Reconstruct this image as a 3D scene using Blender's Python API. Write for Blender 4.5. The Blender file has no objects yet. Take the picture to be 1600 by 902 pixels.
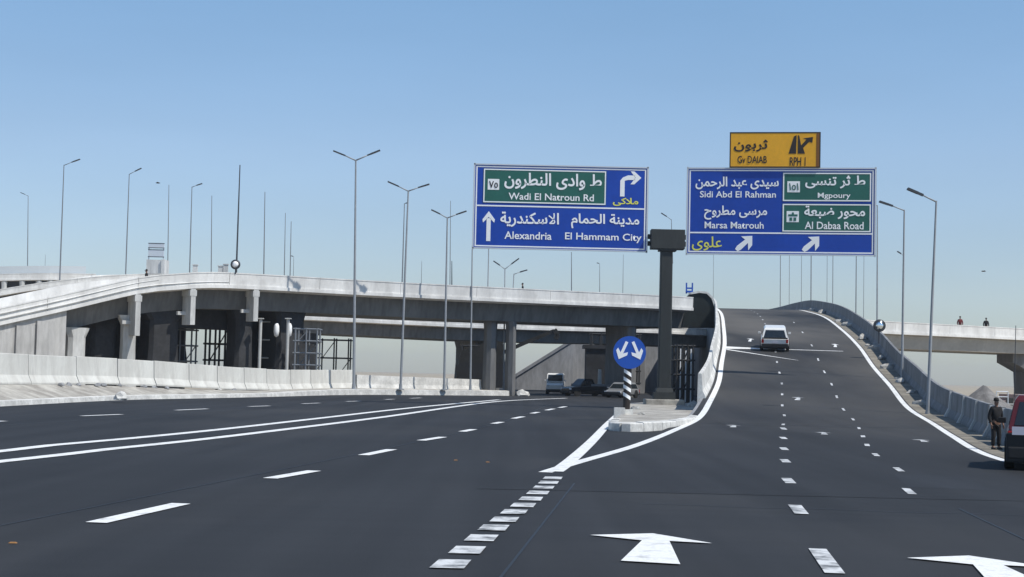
import bpy, bmesh, math, random
from mathutils import Vector, Matrix, noise
from mathutils.geometry import tessellate_polygon
R = math.radians
random.seed(7)
SC = bpy.context.scene
COL = SC.collection

# ------------------------------------------------------------------ camera, sky, sun, exposure
F = 2400.0                      # focal length in photograph pixels
CAM_H = 2.1
PITCH, ROLL = math.atan(133 / F), R(1.3)
cam_d = bpy.data.cameras.new('camera')
cam_d.sensor_width = 36.0
cam_d.lens = 36.0 * F / 1600
cam_d.clip_end = 20000
cam_d.clip_start = 0.2
cam = bpy.data.objects.new('camera', cam_d)
COL.objects.link(cam)
CAM_M = Matrix.Rotation(R(90) + PITCH, 3, 'X') @ Matrix.Rotation(ROLL, 3, 'Z')
cam.location = (0, 0, CAM_H)
cam.rotation_euler = CAM_M.to_euler()
SC.camera = cam

SUN_EL, SUN_AZ = R(56), R(118)   # azimuth clockwise from +Y (straight ahead)
world = bpy.data.worlds.new('World')
SC.world = world
world.use_nodes = True
wn = world.node_tree
bg = wn.nodes['Background']
sky = wn.nodes.new('ShaderNodeTexSky')
sky.sky_type = 'NISHITA'
sky.sun_disc = False
sky.sun_elevation = SUN_EL
sky.sun_rotation = SUN_AZ
sky.air_density = 1.0
sky.dust_density = 0.25
sky.ozone_density = 2.2
sky.altitude = 0
wtc = wn.nodes.new('ShaderNodeTexCoord'); wsp = wn.nodes.new('ShaderNodeSeparateXYZ')
wrp = wn.nodes.new('ShaderNodeValToRGB'); wmx = wn.nodes.new('ShaderNodeMix')
wmx.data_type = 'RGBA'; wmx.blend_type = 'MULTIPLY'; wmx.inputs[0].default_value = 1
wrp.color_ramp.elements[0].position = 0.0; wrp.color_ramp.elements[0].color = (.61, .68, .83, 1)   # dust near the horizon
wrp.color_ramp.elements[1].position = 0.26; wrp.color_ramp.elements[1].color = (.93, 1.06, 1.10, 1)
e_ = wrp.color_ramp.elements.new(.06); e_.color = (.76, .775, .875, 1)
wn.links.new(wtc.outputs['Generated'], wsp.inputs[0]); wn.links.new(wsp.outputs[2], wrp.inputs[0])
wn.links.new(sky.outputs[0], wmx.inputs[6]); wn.links.new(wrp.outputs[0], wmx.inputs[7])
e2_ = wrp.color_ramp.elements.new(.14); e2_.color = (.92, .925, .99, 1)
wns = wn.nodes.new('ShaderNodeTexNoise'); wns.inputs['Scale'].default_value = 2.2; wns.inputs['Detail'].default_value = 4
wmp = wn.nodes.new('ShaderNodeMapping'); wmp.inputs['Scale'].default_value = (1, 1, 5)
wmr = wn.nodes.new('ShaderNodeMapRange'); wmr.inputs[1].default_value = .35; wmr.inputs[2].default_value = .65
wmr.inputs[3].default_value = .965; wmr.inputs[4].default_value = 1.035            # faint uneven dust in the air
wn.links.new(wtc.outputs['Generated'], wmp.inputs[0]); wn.links.new(wmp.outputs[0], wns.inputs['Vector'])
wn.links.new(wns.outputs[0], wmr.inputs[0])
wsc = wn.nodes.new('ShaderNodeVectorMath'); wsc.operation = 'SCALE'
wn.links.new(wmx.outputs[2], wsc.inputs[0]); wn.links.new(wmr.outputs[0], wsc.inputs['Scale'])
wn.links.new(wsc.outputs[0], bg.inputs[0])
bg.inputs[1].default_value = 0.127
sun_d = bpy.data.lights.new('sun', 'SUN')
sun_d.energy = 4.4
sun_d.angle = R(0.53)
sun_d.color = (1.0, 0.955, 0.88)
sun = bpy.data.objects.new('sun', sun_d)
COL.objects.link(sun)
sdir = Vector((math.sin(SUN_AZ) * math.cos(SUN_EL), math.cos(SUN_AZ) * math.cos(SUN_EL), math.sin(SUN_EL)))
sun.rotation_euler = sdir.to_track_quat('Z', 'Y').to_euler()
sun.location = (60, -20, 80)
SC.view_settings.view_transform = 'Standard'
SC.view_settings.look = 'None'
SC.view_settings.gamma = 1
SC.view_settings.use_curve_mapping = False
SC.view_settings.exposure = 0.0

# ------------------------------------------------------------------ helpers
def ray(px, py):
    return CAM_M @ Vector(((px - 800) / F, (451 - py) / F, -1.0))
def P(px, py, y):                       # point seen at a pixel, at distance y ahead
    d = ray(px, py)
    return Vector((0, 0, CAM_H)) + d * (y / d.y)
def G(px, py, z=0.0):                   # point seen at a pixel, on the level z
    d = ray(px, py)
    return Vector((0, 0, CAM_H)) + d * ((z - CAM_H) / d.z)
def pix(p):
    v = CAM_M.transposed() @ (Vector(p) - Vector((0, 0, CAM_H)))
    return 800 + F * v.x / -v.z, 451 - F * v.y / -v.z
def interp(x, tab, k=1):                # smooth (Hermite) interpolation in a table of rows
    n = len(tab)
    if x <= tab[0][0]:
        return tab[0][k]
    if x >= tab[-1][0]:
        return tab[-1][k]
    for i in range(n - 1):
        if x <= tab[i + 1][0]:
            break
    def slope(j):
        if j == 0: a, b = 0, 1
        elif j == n - 1: a, b = n - 2, n - 1
        else: a, b = j - 1, j + 1
        return (tab[b][k] - tab[a][k]) / (tab[b][0] - tab[a][0])
    h = tab[i + 1][0] - tab[i][0]
    t = (x - tab[i][0]) / h
    m0, m1 = slope(i) * h, slope(i + 1) * h
    return ((2*t**3 - 3*t**2 + 1) * tab[i][k] + (t**3 - 2*t**2 + t) * m0
            + (-2*t**3 + 3*t**2) * tab[i + 1][k] + (t**3 - t**2) * m1)
def smooth(pts, step=1.5):              # Catmull-Rom resampling of a 3D polyline
    pts = [Vector(p) for p in pts]
    q = [2 * pts[0] - pts[1]] + pts + [2 * pts[-1] - pts[-2]]
    out = []
    for i in range(1, len(q) - 2):
        a, b, c, d = q[i - 1:i + 3]
        n = max(1, int((c - b).length / step))
        for k in range(n):
            t = k / n
            out.append(0.5 * ((2*b) + (c - a)*t + (2*a - 5*b + 4*c - d)*t*t + (-a + 3*b - 3*c + d)*t**3))
    out.append(pts[-1])
    return out

class MB:
    def __init__(s):
        s.v, s.f, s.mi = [], [], []
    def add(s, vs, fs, m=0):
        b = len(s.v)
        s.v += [Vector(p) for p in vs]
        s.f += [tuple(i + b for i in f) for f in fs]
        s.mi += [m] * len(fs)
        return s
    def box(s, c, d, rz=0, m=0, taper=1.0):
        c = Vector(c); x, y, z = (k / 2 for k in d)
        cs, sn = math.cos(rz), math.sin(rz)
        vs = []
        for dz in (-z, z):
            k = taper if dz > 0 else 1
            for dx, dy in ((-x, -y), (x, -y), (x, y), (-x, y)):
                dx, dy = dx * k, dy * k
                vs.append(c + Vector((dx*cs - dy*sn, dx*sn + dy*cs, dz)))
        return s.add(vs, [(3,2,1,0), (4,5,6,7), (0,1,5,4), (1,2,6,5), (2,3,7,6), (3,0,4,7)], m)
    def tube(s, p, q, r0, r1=None, n=8, m=0):
        p, q = Vector(p), Vector(q); r1 = r0 if r1 is None else r1
        d = (q - p).normalized()
        u = d.orthogonal().normalized(); w = d.cross(u)
        vs = []
        for c, r in ((p, r0), (q, r1)):
            for i in range(n):
                a = 2 * math.pi * i / n
                vs.append(c + u * (r * math.cos(a)) + w * (r * math.sin(a)))
        fs = [(i, (i+1) % n, n + (i+1) % n, n + i) for i in range(n)]
        fs += [tuple(range(n - 1, -1, -1)), tuple(range(n, 2*n))]
        return s.add(vs, fs, m)
    def beam(s, p, q, w, h, m=0):
        p, q = Vector(p), Vector(q)
        d = (q - p).normalized()
        u = d.cross(Vector((0, 0, 1)))
        u = Vector((1, 0, 0)) if u.length < 1e-4 else u.normalized()
        t = u.cross(d)
        vs = []
        for c in (p, q):
            for a, b in ((-1, -1), (1, -1), (1, 1), (-1, 1)):
                vs.append(c + u * (a * w / 2) + t * (b * h / 2))
        return s.add(vs, [(3,2,1,0), (4,5,6,7), (0,1,5,4), (1,2,6,5), (2,3,7,6), (3,0,4,7)], m)
    def prism(s, pts, axis, d0, d1, m=0):    # polygon (2D) extruded along an axis
        n = len(pts)
        def mk(a, b, d):
            return {'x': (d, a, b), 'y': (a, d, b), 'z': (a, b, d)}[axis]
        vs = [mk(a, b, d0) for a, b in pts] + [mk(a, b, d1) for a, b in pts]
        fs = [(i, (i+1) % n, n + (i+1) % n, n + i) for i in range(n)]
        fs += [tuple(range(n - 1, -1, -1)), tuple(range(n, 2*n))]
        return s.add(vs, fs, m)
    def loft(s, rings, caps=True, closed=True, m=0):
        n = len(rings[0]); vs = [p for r in rings for p in r]; fs = []
        for k in range(len(rings) - 1):
            for i in range(n if closed else n - 1):
                j = (i + 1) % n
                fs.append((k*n + i, k*n + j, (k+1)*n + j, (k+1)*n + i))
        if caps:
            fs += [tuple(range(n - 1, -1, -1)), tuple((len(rings)-1)*n + i for i in range(n))]
        return s.add(vs, fs, m)
    def sweep(s, path, section, m=0):        # section: (offset to the right of travel, height)
        rings = []
        for i, p in enumerate(path):
            a, b = path[max(0, i-1)], path[min(len(path)-1, i+1)]
            t = Vector((b.x - a.x, b.y - a.y, 0)).normalized()
            nr = Vector((t.y, -t.x, 0))
            sec = section(i) if callable(section) else section
            rings.append([p + nr * o + Vector((0, 0, h)) for o, h in sec])
        return s.loft(rings, m=m)
    def lathe(s, prof, c=(0,0,0), n=16, axis='z', m=0):
        c = Vector(c); rings = []
        for r, h in prof:
            rg = []
            for i in range(n):
                a = 2*math.pi*i/n
                x, y = r*math.cos(a), r*math.sin(a)
                rg.append(c + Vector({'z': (x, y, h), 'x': (h, x, y), 'y': (x, h, y)}[axis]))
            rings.append(rg)
        return s.loft(rings, m=m)
    def build(s, name, mat, parent=None, world=False, smooth_shade=False, bevel=0):
        me = bpy.data.meshes.new(name)
        off = parent.location if (parent is not None and world) else Vector((0, 0, 0))
        me.from_pydata([v - off for v in s.v], [], s.f)
        for k in (mat if isinstance(mat, (list, tuple)) else [mat]):
            me.materials.append(k)
        for p, mi in zip(me.polygons, s.mi):
            p.material_index = mi
            p.use_smooth = smooth_shade
        bm = bmesh.new(); bm.from_mesh(me)
        bmesh.ops.recalc_face_normals(bm, faces=bm.faces)
        if bevel:
            bmesh.ops.bevel(bm, geom=list(bm.edges), offset=bevel, segments=2, affect='EDGES', profile=0.6)
        bm.to_mesh(me); bm.free()
        o = bpy.data.objects.new(name, me)
        COL.objects.link(o)
        if parent is not None:
            o.parent = parent
        return o

def tag(o, label, cat, group=None):
    o['label'] = label; o['category'] = cat
    if group: o['group'] = group
    return o
def thing(name, label, cat, loc=(0,0,0), rz=0, group=None):
    o = bpy.data.objects.new(name, None)
    o.empty_display_size = 0.3
    COL.objects.link(o)
    o.location = loc; o.rotation_euler = (0, 0, rz)
    return tag(o, label, cat, group)
def structure(o):
    o['kind'] = 'structure'; return o
def copy_tree(o, parent=None):
    c = o.copy(); COL.objects.link(c)
    if parent is not None: c.parent = parent
    for ch in list(o.children): copy_tree(ch, c)
    return c

# ------------------------------------------------------------------ materials
def mat(name, col, rough=0.6, metal=0.0, var=0.0, scale=3.0, col2=None, stretch=(1,1,1), bump=0.0, bscale=60, spec=0.4, trans=0, lo=0.42, hi=0.62, coord='Object', streak=0):
    m = bpy.data.materials.new(name); m.use_nodes = True
    nt = m.node_tree; b = nt.nodes['Principled BSDF']
    b.inputs['Roughness'].default_value = rough
    b.inputs['Metallic'].default_value = metal
    b.inputs['Specular IOR Level'].default_value = spec
    if trans: b.inputs['Transmission Weight'].default_value = trans
    c = tuple(col) + (1,)
    b.inputs['Base Color'].default_value = c
    m.diffuse_color = c
    tc = nt.nodes.new('ShaderNodeTexCoord')
    mp = nt.nodes.new('ShaderNodeMapping'); mp.inputs['Scale'].default_value = stretch
    nt.links.new(tc.outputs[coord], mp.inputs[0])
    if var or col2:
        n = nt.nodes.new('ShaderNodeTexNoise'); n.inputs['Scale'].default_value = scale
        n.inputs['Detail'].default_value = 8; n.inputs['Roughness'].default_value = 0.65
        nt.links.new(mp.outputs[0], n.inputs['Vector'])
        rp = nt.nodes.new('ShaderNodeValToRGB')
        k = 1 - var
        rp.color_ramp.elements[0].position = lo; rp.color_ramp.elements[1].position = hi
        rp.color_ramp.elements[0].color = (tuple(col2) + (1,)) if col2 else (col[0]*k, col[1]*k, col[2]*k, 1)
        rp.color_ramp.elements[1].color = c
        nt.links.new(n.outputs[0], rp.inputs[0])
        # finer second layer
        n2 = nt.nodes.new('ShaderNodeTexNoise'); n2.inputs['Scale'].default_value = scale * 9
        n2.inputs['Detail'].default_value = 5
        nt.links.new(mp.outputs[0], n2.inputs['Vector'])
        mr = nt.nodes.new('ShaderNodeMapRange')
        mr.inputs[1].default_value = 0.3; mr.inputs[2].default_value = 0.7
        mr.inputs[3].default_value = 1 - max(var, .12) * 0.5; mr.inputs[4].default_value = 1 + max(var, .12) * 0.25
        nt.links.new(n2.outputs[0], mr.inputs[0])
        mx = nt.nodes.new('ShaderNodeVectorMath'); mx.operation = 'SCALE'
        nt.links.new(rp.outputs[0], mx.inputs[0]); nt.links.new(mr.outputs[0], mx.inputs['Scale'])
        nt.links.new(mx.outputs[0], b.inputs['Base Color'])
    if streak:
        ms = nt.nodes.new('ShaderNodeMapping'); ms.inputs['Scale'].default_value = (1.6, 1.6, .05)
        nt.links.new(tc.outputs['Object'], ms.inputs[0])
        ns = nt.nodes.new('ShaderNodeTexNoise'); ns.inputs['Scale'].default_value = 1.5; ns.inputs['Detail'].default_value = 7
        nt.links.new(ms.outputs[0], ns.inputs['Vector'])
        rs_ = nt.nodes.new('ShaderNodeMapRange'); rs_.inputs[1].default_value = .36; rs_.inputs[2].default_value = .52
        rs_.inputs[3].default_value = 1 - streak; rs_.inputs[4].default_value = 1
        nt.links.new(ns.outputs[0], rs_.inputs[0])
        sx_ = nt.nodes.new('ShaderNodeVectorMath'); sx_.operation = 'SCALE'
        nt.links.new(mx.outputs[0], sx_.inputs[0]); nt.links.new(rs_.outputs[0], sx_.inputs['Scale'])
        nt.links.new(sx_.outputs[0], b.inputs['Base Color'])
    if bump:
        n3 = nt.nodes.new('ShaderNodeTexNoise'); n3.inputs['Scale'].default_value = bscale
        n3.inputs['Detail'].default_value = 4
        nt.links.new(mp.outputs[0], n3.inputs['Vector'])
        bp = nt.nodes.new('ShaderNodeBump'); bp.inputs['Strength'].default_value = bump
        bp.inputs['Distance'].default_value = 0.02
        nt.links.new(n3.outputs[0], bp.inputs['Height']); nt.links.new(bp.outputs[0], b.inputs['Normal'])
    return m

def asphalt(name, col, dust, dust_lo=0.55, dust_hi=0.9, from_y=None):
    """dark asphalt: fine aggregate, long worn streaks along the road, patches, dust in broad clouds"""
    m = bpy.data.materials.new(name); m.use_nodes = True
    nt = m.node_tree; b = nt.nodes['Principled BSDF']; L = nt.links.new
    b.inputs['Roughness'].default_value = 0.8; b.inputs['Specular IOR Level'].default_value = 0.25
    tc = nt.nodes.new('ShaderNodeTexCoord')
    def noi(scale, stretch=(1,1,1), rot=0, det=6):
        mp = nt.nodes.new('ShaderNodeMapping'); mp.inputs['Scale'].default_value = stretch
        mp.inputs['Rotation'].default_value = (0, 0, rot)
        L(tc.outputs['Object'], mp.inputs[0])
        n = nt.nodes.new('ShaderNodeTexNoise'); n.inputs['Scale'].default_value = scale; n.inputs['Detail'].default_value = det
        L(mp.outputs[0], n.inputs['Vector']); return n.outputs[0]
    def rng(x, a, bb, c, d):
        r = nt.nodes.new('ShaderNodeMapRange'); r.clamp = True
        for i, v in enumerate((a, bb, c, d)): r.inputs[i+1].default_value = v
        L(x, r.inputs[0]); return r.outputs[0]
    def mul(a, c):
        n = nt.nodes.new('ShaderNodeMath'); n.operation = 'MULTIPLY'; L(a, n.inputs[0]); L(c, n.inputs[1]); return n.outputs[0]
    streak = rng(noi(0.9, (1, 0.03, 1), R(6.5)), 0.3, 0.7, 0.80, 1.24)
    patch = rng(noi(0.07, det=4), 0.35, 0.65, 0.88, 1.12)
    grain = rng(noi(55, det=3), 0.25, 0.75, 0.6, 1.45)
    seam = rng(noi(2.2, (0.02, 1, 1), R(6.5), 3), 0.35, 0.65, 0.95, 1.05)
    k = mul(mul(streak, patch), mul(grain, seam))
    sc = nt.nodes.new('ShaderNodeVectorMath'); sc.operation = 'SCALE'
    sc.inputs[0].default_value = col; L(k, sc.inputs['Scale'])
    mx = nt.nodes.new('ShaderNodeMix'); mx.data_type = 'RGBA'
    dn = rng(noi(0.11, (1, 0.45, 1), R(7), 9), dust_lo, dust_hi, 0, 1)
    if from_y:
        sp = nt.nodes.new('ShaderNodeSeparateXYZ'); L(tc.outputs['Object'], sp.inputs[0])
        dn = mul(dn, rng(sp.outputs[1], from_y[0], from_y[1], 0, 1))
    L(dn, mx.inputs[0]); L(sc.outputs[0], mx.inputs[6]); mx.inputs[7].default_value = tuple(dust) + (1,)
    L(mx.outputs[2], b.inputs['Base Color'])
    bp = nt.nodes.new('ShaderNodeBump'); bp.inputs['Strength'].default_value = 0.35; bp.inputs['Distance'].default_value = 0.01
    L(noi(70, det=3), bp.inputs['Height']); L(bp.outputs[0], b.inputs['Normal'])
    return m

M = {}
M['asphalt'] = asphalt('asphalt', (0.0225, 0.0238, 0.0265), (0.06, 0.058, 0.056), .5, .95)
M['asphalt_dusty'] = asphalt('asphalt_dusty', (0.0225, 0.0238, 0.0265), (0.105, 0.098, 0.088), .34, .66, (40, 130))
M['paint'] = mat('road_paint', (0.80, 0.80, 0.78), 0.6, var=0.3, col2=(.42, .42, .41), scale=2.6, lo=.31, hi=.47)
M['worn_paint'] = mat('worn_road_paint', (0.62, 0.63, 0.63), 0.7, col2=(0.10, 0.105, 0.11), scale=2.5, lo=.36, hi=.56)
M['sand'] = mat('sand_ground', (0.42, 0.36, 0.27), 0.95, var=0.3, scale=0.15, bump=0.4, bscale=4)
M['shoulder'] = mat('dusty_shoulder', (0.27, 0.245, 0.20), 0.95, var=0.35, scale=0.6, bump=0.4, bscale=20)
M['verge'] = mat('dirty_concrete', (0.47, 0.45, 0.40), 0.9, col2=(0.27, 0.25, 0.22), scale=0.7, bump=0.4, bscale=12)
M['kerb'] = mat('kerb_concrete', (0.74, 0.73, 0.69), 0.85, var=0.3, scale=0.8, streak=.06)
M['ramp_barrier'] = mat('shade_dark_barrier_concrete', (0.25, 0.255, 0.26), 0.85, var=0.3, scale=0.7, stretch=(1,1,.4), streak=.14)  # darkened: shade of the road face put into the colour, streaks at random
M['barrier'] = mat('barrier_concrete', (0.64, 0.635, 0.59), 0.85, col2=(0.54, 0.53, 0.49), scale=0.8, stretch=(1,1,.35), bump=0.2, bscale=25, coord='Object', streak=.07)
M['parapet'] = mat('parapet_concrete', (0.78, 0.77, 0.74), 0.85, col2=(0.62, 0.61, 0.585), scale=0.5, stretch=(1,1,.5), bump=0.15, bscale=20, streak=.07)
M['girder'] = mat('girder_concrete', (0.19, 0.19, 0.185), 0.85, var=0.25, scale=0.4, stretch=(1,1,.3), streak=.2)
M['grey_girder'] = mat('warm_girder_concrete', (0.42, 0.40, 0.36), 0.85, var=0.15, scale=0.3)
M['shade_conc'] = mat('shade_dark_concrete', (0.045, 0.046, 0.05), 0.8, var=0.4, scale=0.5)  # shade under the decks put into this near-black concrete colour
M['pier'] = mat('pier_concrete', (0.20, 0.20, 0.20), 0.85, var=0.25, scale=0.5, stretch=(1,1,.3))
M['light_pier'] = mat('light_pier_concrete', (0.60, 0.60, 0.58), 0.85, var=0.25, scale=0.6, stretch=(1,1,.3), streak=.07)
M['wall'] = mat('wall_concrete', (0.50, 0.49, 0.47), 0.9, var=0.25, scale=0.5, stretch=(1,1,.25), streak=.14)
M['wall_dark'] = mat('shaded_wall_concrete', (0.30, 0.305, 0.315), 0.9, var=0.3, scale=0.4, stretch=(1,1,.3))  # wall concrete made darker, its shade put into the colour
M['steel'] = mat('galvanised_steel', (0.33, 0.35, 0.37), 0.6, 0.15, var=0.1, scale=2)
M['dark_steel'] = mat('dark_lamp_steel', (0.06, 0.065, 0.075), 0.5, 0.3)
M['far_steel'] = mat('dull_steel', (0.20, 0.215, 0.235), 0.6, 0.2)
M['column_steel'] = mat('dark_painted_steel', (0.036, 0.041, 0.041), 0.6, 0.0, var=0.25, scale=1.0, stretch=(1,1,.2))
M['scaffold'] = mat('scaffold_steel', (0.05, 0.05, 0.05), 0.6, 0.3)
M['blue'] = mat('blue_sheeting', (0.006, 0.062, 0.42), 0.45, var=0.12, scale=0.5)
M['green'] = mat('green_sheeting', (0.022, 0.135, 0.105), 0.45, var=0.12, scale=0.5)
M['orange'] = mat('orange_sheeting', (0.85, 0.42, 0.018), 0.5, var=0.08, scale=0.5)
M['white'] = mat('white_sheeting', (0.90, 0.91, 0.91), 0.5)
M['yellow'] = mat('yellow_sheeting', (0.80, 0.78, 0.12), 0.5)
M['black'] = mat('black_sheeting', (0.025, 0.018, 0.015), 0.5)
M['dull_orange'] = mat('dusty_orange_plastic', (0.30, 0.15, 0.05), 0.8)
M['brown'] = mat('dark_brown_edge', (0.20, 0.08, 0.015), 0.6)
M['alu'] = mat('aluminium', (0.62, 0.66, 0.70), 0.45, 0.3)
M['carwhite'] = mat('white_car_paint', (0.78, 0.78, 0.76), 0.25, 0.0, var=0.06, scale=2, spec=0.5)
M['carred'] = mat('dark_red_car_paint', (0.10, 0.012, 0.016), 0.3, 0.0, var=0.25, scale=4, spec=0.5)
M['cardark'] = mat('dark_grey_car_paint', (0.030, 0.032, 0.036), 0.18, 0.3, var=0.15, scale=3)
M['plastic'] = mat('black_plastic', (0.018, 0.018, 0.019), 0.65)
M['tyre'] = mat('tyre_rubber', (0.014, 0.014, 0.014), 0.85)
M['rim'] = mat('wheel_rim', (0.35, 0.35, 0.36), 0.35, 0.8)
M['glass'] = mat('dark_car_glass', (0.015, 0.02, 0.024), 0.06, 0.0, spec=0.7)
M['redlamp'] = mat('red_lamp_lens', (0.35, 0.012, 0.01), 0.2)
M['headlamp'] = mat('headlamp_lens', (0.75, 0.77, 0.80), 0.12)
M['plate'] = mat('number_plate', (0.62, 0.60, 0.66), 0.5)
M['skin'] = mat('skin', (0.22, 0.12, 0.08), 0.6)
M['cloth'] = mat('black_jacket_cloth', (0.017, 0.016, 0.017), 0.95, var=0.3, scale=9)
M['trouser'] = mat('charcoal_trouser_cloth', (0.028, 0.026, 0.027), 0.95, var=0.3, scale=9)
M['shoe'] = mat('shoe_leather', (0.012, 0.011, 0.010), 0.5)
M['hair'] = mat('black_hair', (0.010, 0.009, 0.008), 0.8)
M['eye'] = mat('eye_white', (0.7, 0.68, 0.65), 0.3)
M['red_cloth'] = mat('maroon_cloth', (0.16, 0.03, 0.03), 0.95)
M['shade_face'] = mat('shade_dark_green', (0.012, 0.021, 0.022), 0.8, var=0.4, scale=0.6, bump=0.6, bscale=2)  # near-black green stands for the shaded outer face at the corner
M['mirror'] = mat('mirror_glass', (0.75, 0.8, 0.83), 0.08, 1.0)
M['pinkish'] = mat('pinkish_block_wall', (0.42, 0.33, 0.30), 0.9, var=0.25, scale=0.8)
M['rubble'] = mat('rubble_stone', (0.50, 0.49, 0.46), 0.95, var=0.4, scale=3, bump=0.5, bscale=10)
M['heap'] = mat('gravel_heap', (0.24, 0.23, 0.22), 0.95, var=0.4, scale=1.5, bump=0.6, bscale=10)
M['digger'] = mat('dirty_digger_paint', (0.03, 0.028, 0.024), 0.6, var=0.4, scale=2)
M['signblue'] = mat('blue_disc_sheeting', (0.014, 0.085, 0.42), 0.45)

# ------------------------------------------------------------------ the ramp in plan and profile
#        y      xl     xr     z
RAMP = [(28,  -0.10, 11.5, 0.0), (34, 1.0, 12.5, 0.0), (46, 3.7, 14.2, 0.0), (60, 6.5, 17.2, 0.06), (70, 8.6, 19.2, 0.26),
        (81, 10.5, 20.9, 0.78), (95, 12.9, 23.4, 1.90), (107, 14.7, 25.2, 3.15), (120, 16.7, 27.2, 4.75), (135, 18.7, 29.2, 6.45),
        (159, 21.8, 32.4, 8.65), (180, 24.2, 34.6, 10.15), (194, 25.6, 36.0, 10.95), (210, 26.0, 37.2, 11.4),
        (230, 24.6, 38.0, 11.6), (250, 20.5, 37.0, 11.6), (270, 13.0, 33.5, 11.5)]
def rz_(y): return max(0.0, interp(y, RAMP, 3))
def rl(y): return interp(y, RAMP, 1)
def rr(y): return interp(y, RAMP, 2)
def surf(x, y):
    return rz_(y) if (y > 28 and x > rl(y) - 0.8) else 0.0
KERB = [(-24.3, -30), (-24.3, 40), (-24.3, 62), (-24.2, 73), (-23.2, 92), (-20.8, 101), (-17.9, 112), (-13.6, 130), (-7.6, 138), (-0.1, 146)]

# ------------------------------------------------------------------ ground, roads, markings
mb = MB()
S = 2500
mb.add([(-S, -300, -.25), (S, -300, -.25), (S, S, -.25), (-S, S, -.25)], [(0, 1, 2, 3)])
structure(mb.build('ground', M['sand']))

kp = smooth([(x, y, 0) for x, y in KERB], 3)
mb = MB()
xr_near = lambda y: 11.5 - (28 - y) * 0.12 + 3 if y < 28 else rr(min(y, 84)) + (3 - 2.1 * min(1, max(0, (y - 28) / 14)))
ys = [-30 + 2 * i for i in range(139)]
def kerb_x(y):
    for a, b in zip(KERB, KERB[1:]):
        if a[1] <= y <= b[1]:
            return a[0] + (b[0] - a[0]) * (y - a[1]) / (b[1] - a[1])
    return -0.1 - (y - 146) * 0.25
rings = [[(kerb_x(y) - 0.5, y, 0), (xr_near(y), y, 0)] for y in ys]
mb.loft(rings, caps=False, closed=False)
road = structure(mb.build('road', M['asphalt']))

yy = [28 + i for i in range(243)]
mb = MB()
nw = 12
mb.loft([[(rl(y) - .45 + (rr(y) - rl(y) + .8) * k / nw, y, rz_(y) + .005) for k in range(nw + 1)] for y in yy], caps=False, closed=False)
ramp = structure(mb.build('ramp_road', M['asphalt_dusty'], smooth_shade=True))
mb = MB()                                        # dusty strip between edge line and barrier
mb.loft([[(rr(y) + .28, y, rz_(y) + .009), (rr(y) + 1.6, y, rz_(y) + .03)] for y in yy if y >= 30], caps=False, closed=False)
structure(mb.build('shoulder', M['shoulder'], smooth_shade=True))
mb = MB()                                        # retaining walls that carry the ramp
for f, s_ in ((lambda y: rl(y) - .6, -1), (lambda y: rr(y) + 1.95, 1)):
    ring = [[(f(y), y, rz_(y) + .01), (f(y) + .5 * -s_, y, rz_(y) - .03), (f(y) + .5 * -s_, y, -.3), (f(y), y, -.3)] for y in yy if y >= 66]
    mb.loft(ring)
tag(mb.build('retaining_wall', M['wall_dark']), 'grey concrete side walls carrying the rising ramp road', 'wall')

def ribbon(pts, w, mb, dz=.014, step=1.0, taper=None):
    pts = [Vector((p[0], p[1], 0)) for p in pts]
    path = []
    for a, b in zip(pts, pts[1:]):
        n = max(1, int((b - a).length / step))
        path += [a + (b - a) * (k / n) for k in range(n)]
    path.append(pts[-1])
    ring = []
    for i, p in enumerate(path):
        a, b = path[max(0, i-1)], path[min(len(path)-1, i+1)]
        t = (b - a).normalized(); n = Vector((t.y, -t.x, 0))
        ww = w(i / max(1, len(path) - 1)) if callable(w) else w
        l, r = p - n * ww / 2, p + n * ww / 2
        ring.append([(l.x, l.y, surf(l.x, l.y) + dz), (r.x, r.y, surf(r.x, r.y) + dz)])
    mb.loft(ring, caps=False, closed=False)

def gp(lst): return [G(*p) for p in lst]
lines = MB()
ribbon(smooth(gp([(-300, 757), (0, 722), (100, 711), (175, 702), (300, 689), (450, 671), (600, 652), (775, 628), (885, 622.5)]), 2), .42, lines)
ribbon(smooth(gp([(-300, 737), (0, 706), (80, 696.5), (200, 686), (350, 671), (500, 654), (650, 637), (780, 625)]), 2), .42, lines)
for a, b in [((-160, 671), (-70, 666)), ((-40, 661), (7, 658.5)), ((128, 650.5), (190, 648)), ((275, 641.5), (324, 639.3)), ((389, 635.7), (421, 634.6)), ((473, 631.2), (499, 630.2)),
             ((541, 627.8), (563, 627)), ((602, 624.6), (615, 624)), ((641, 622.8), (658, 622)),
             ((150, 818), (283, 788)), ((422, 748.5), (491, 736.5)), ((568, 712), (612, 703)), ((658, 689), (692, 683.5)), ((722, 675), (740, 671.5)),
             ((771, 662.5), (784, 660)), ((802, 654.5), (817, 651.5)), ((831, 646.5), (841, 644.5)), ((853.5, 641.5), (865, 639.2)), ((874, 637.5), (884, 635.6)), ((-330, 930), (-120, 880))]:
    ribbon([G(*a), G(*b)], .30, lines)
# edge line left of the island and both edge lines of the ramp
ribbon(smooth(gp([(868, 738), (890, 722), (925, 690), (952, 661), (973, 641)]), 1.5), lambda t: .34, lines, dz=.018)
ribbon([(rl(y), y) for y in range(33, 205, 1)], lambda t: .30, lines)
ribbon([(rr(y) + .05, y) for y in range(42, 235, 1)], lambda t: .28, lines)
structure(lines.build('lane_line', M['paint'], road))

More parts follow.
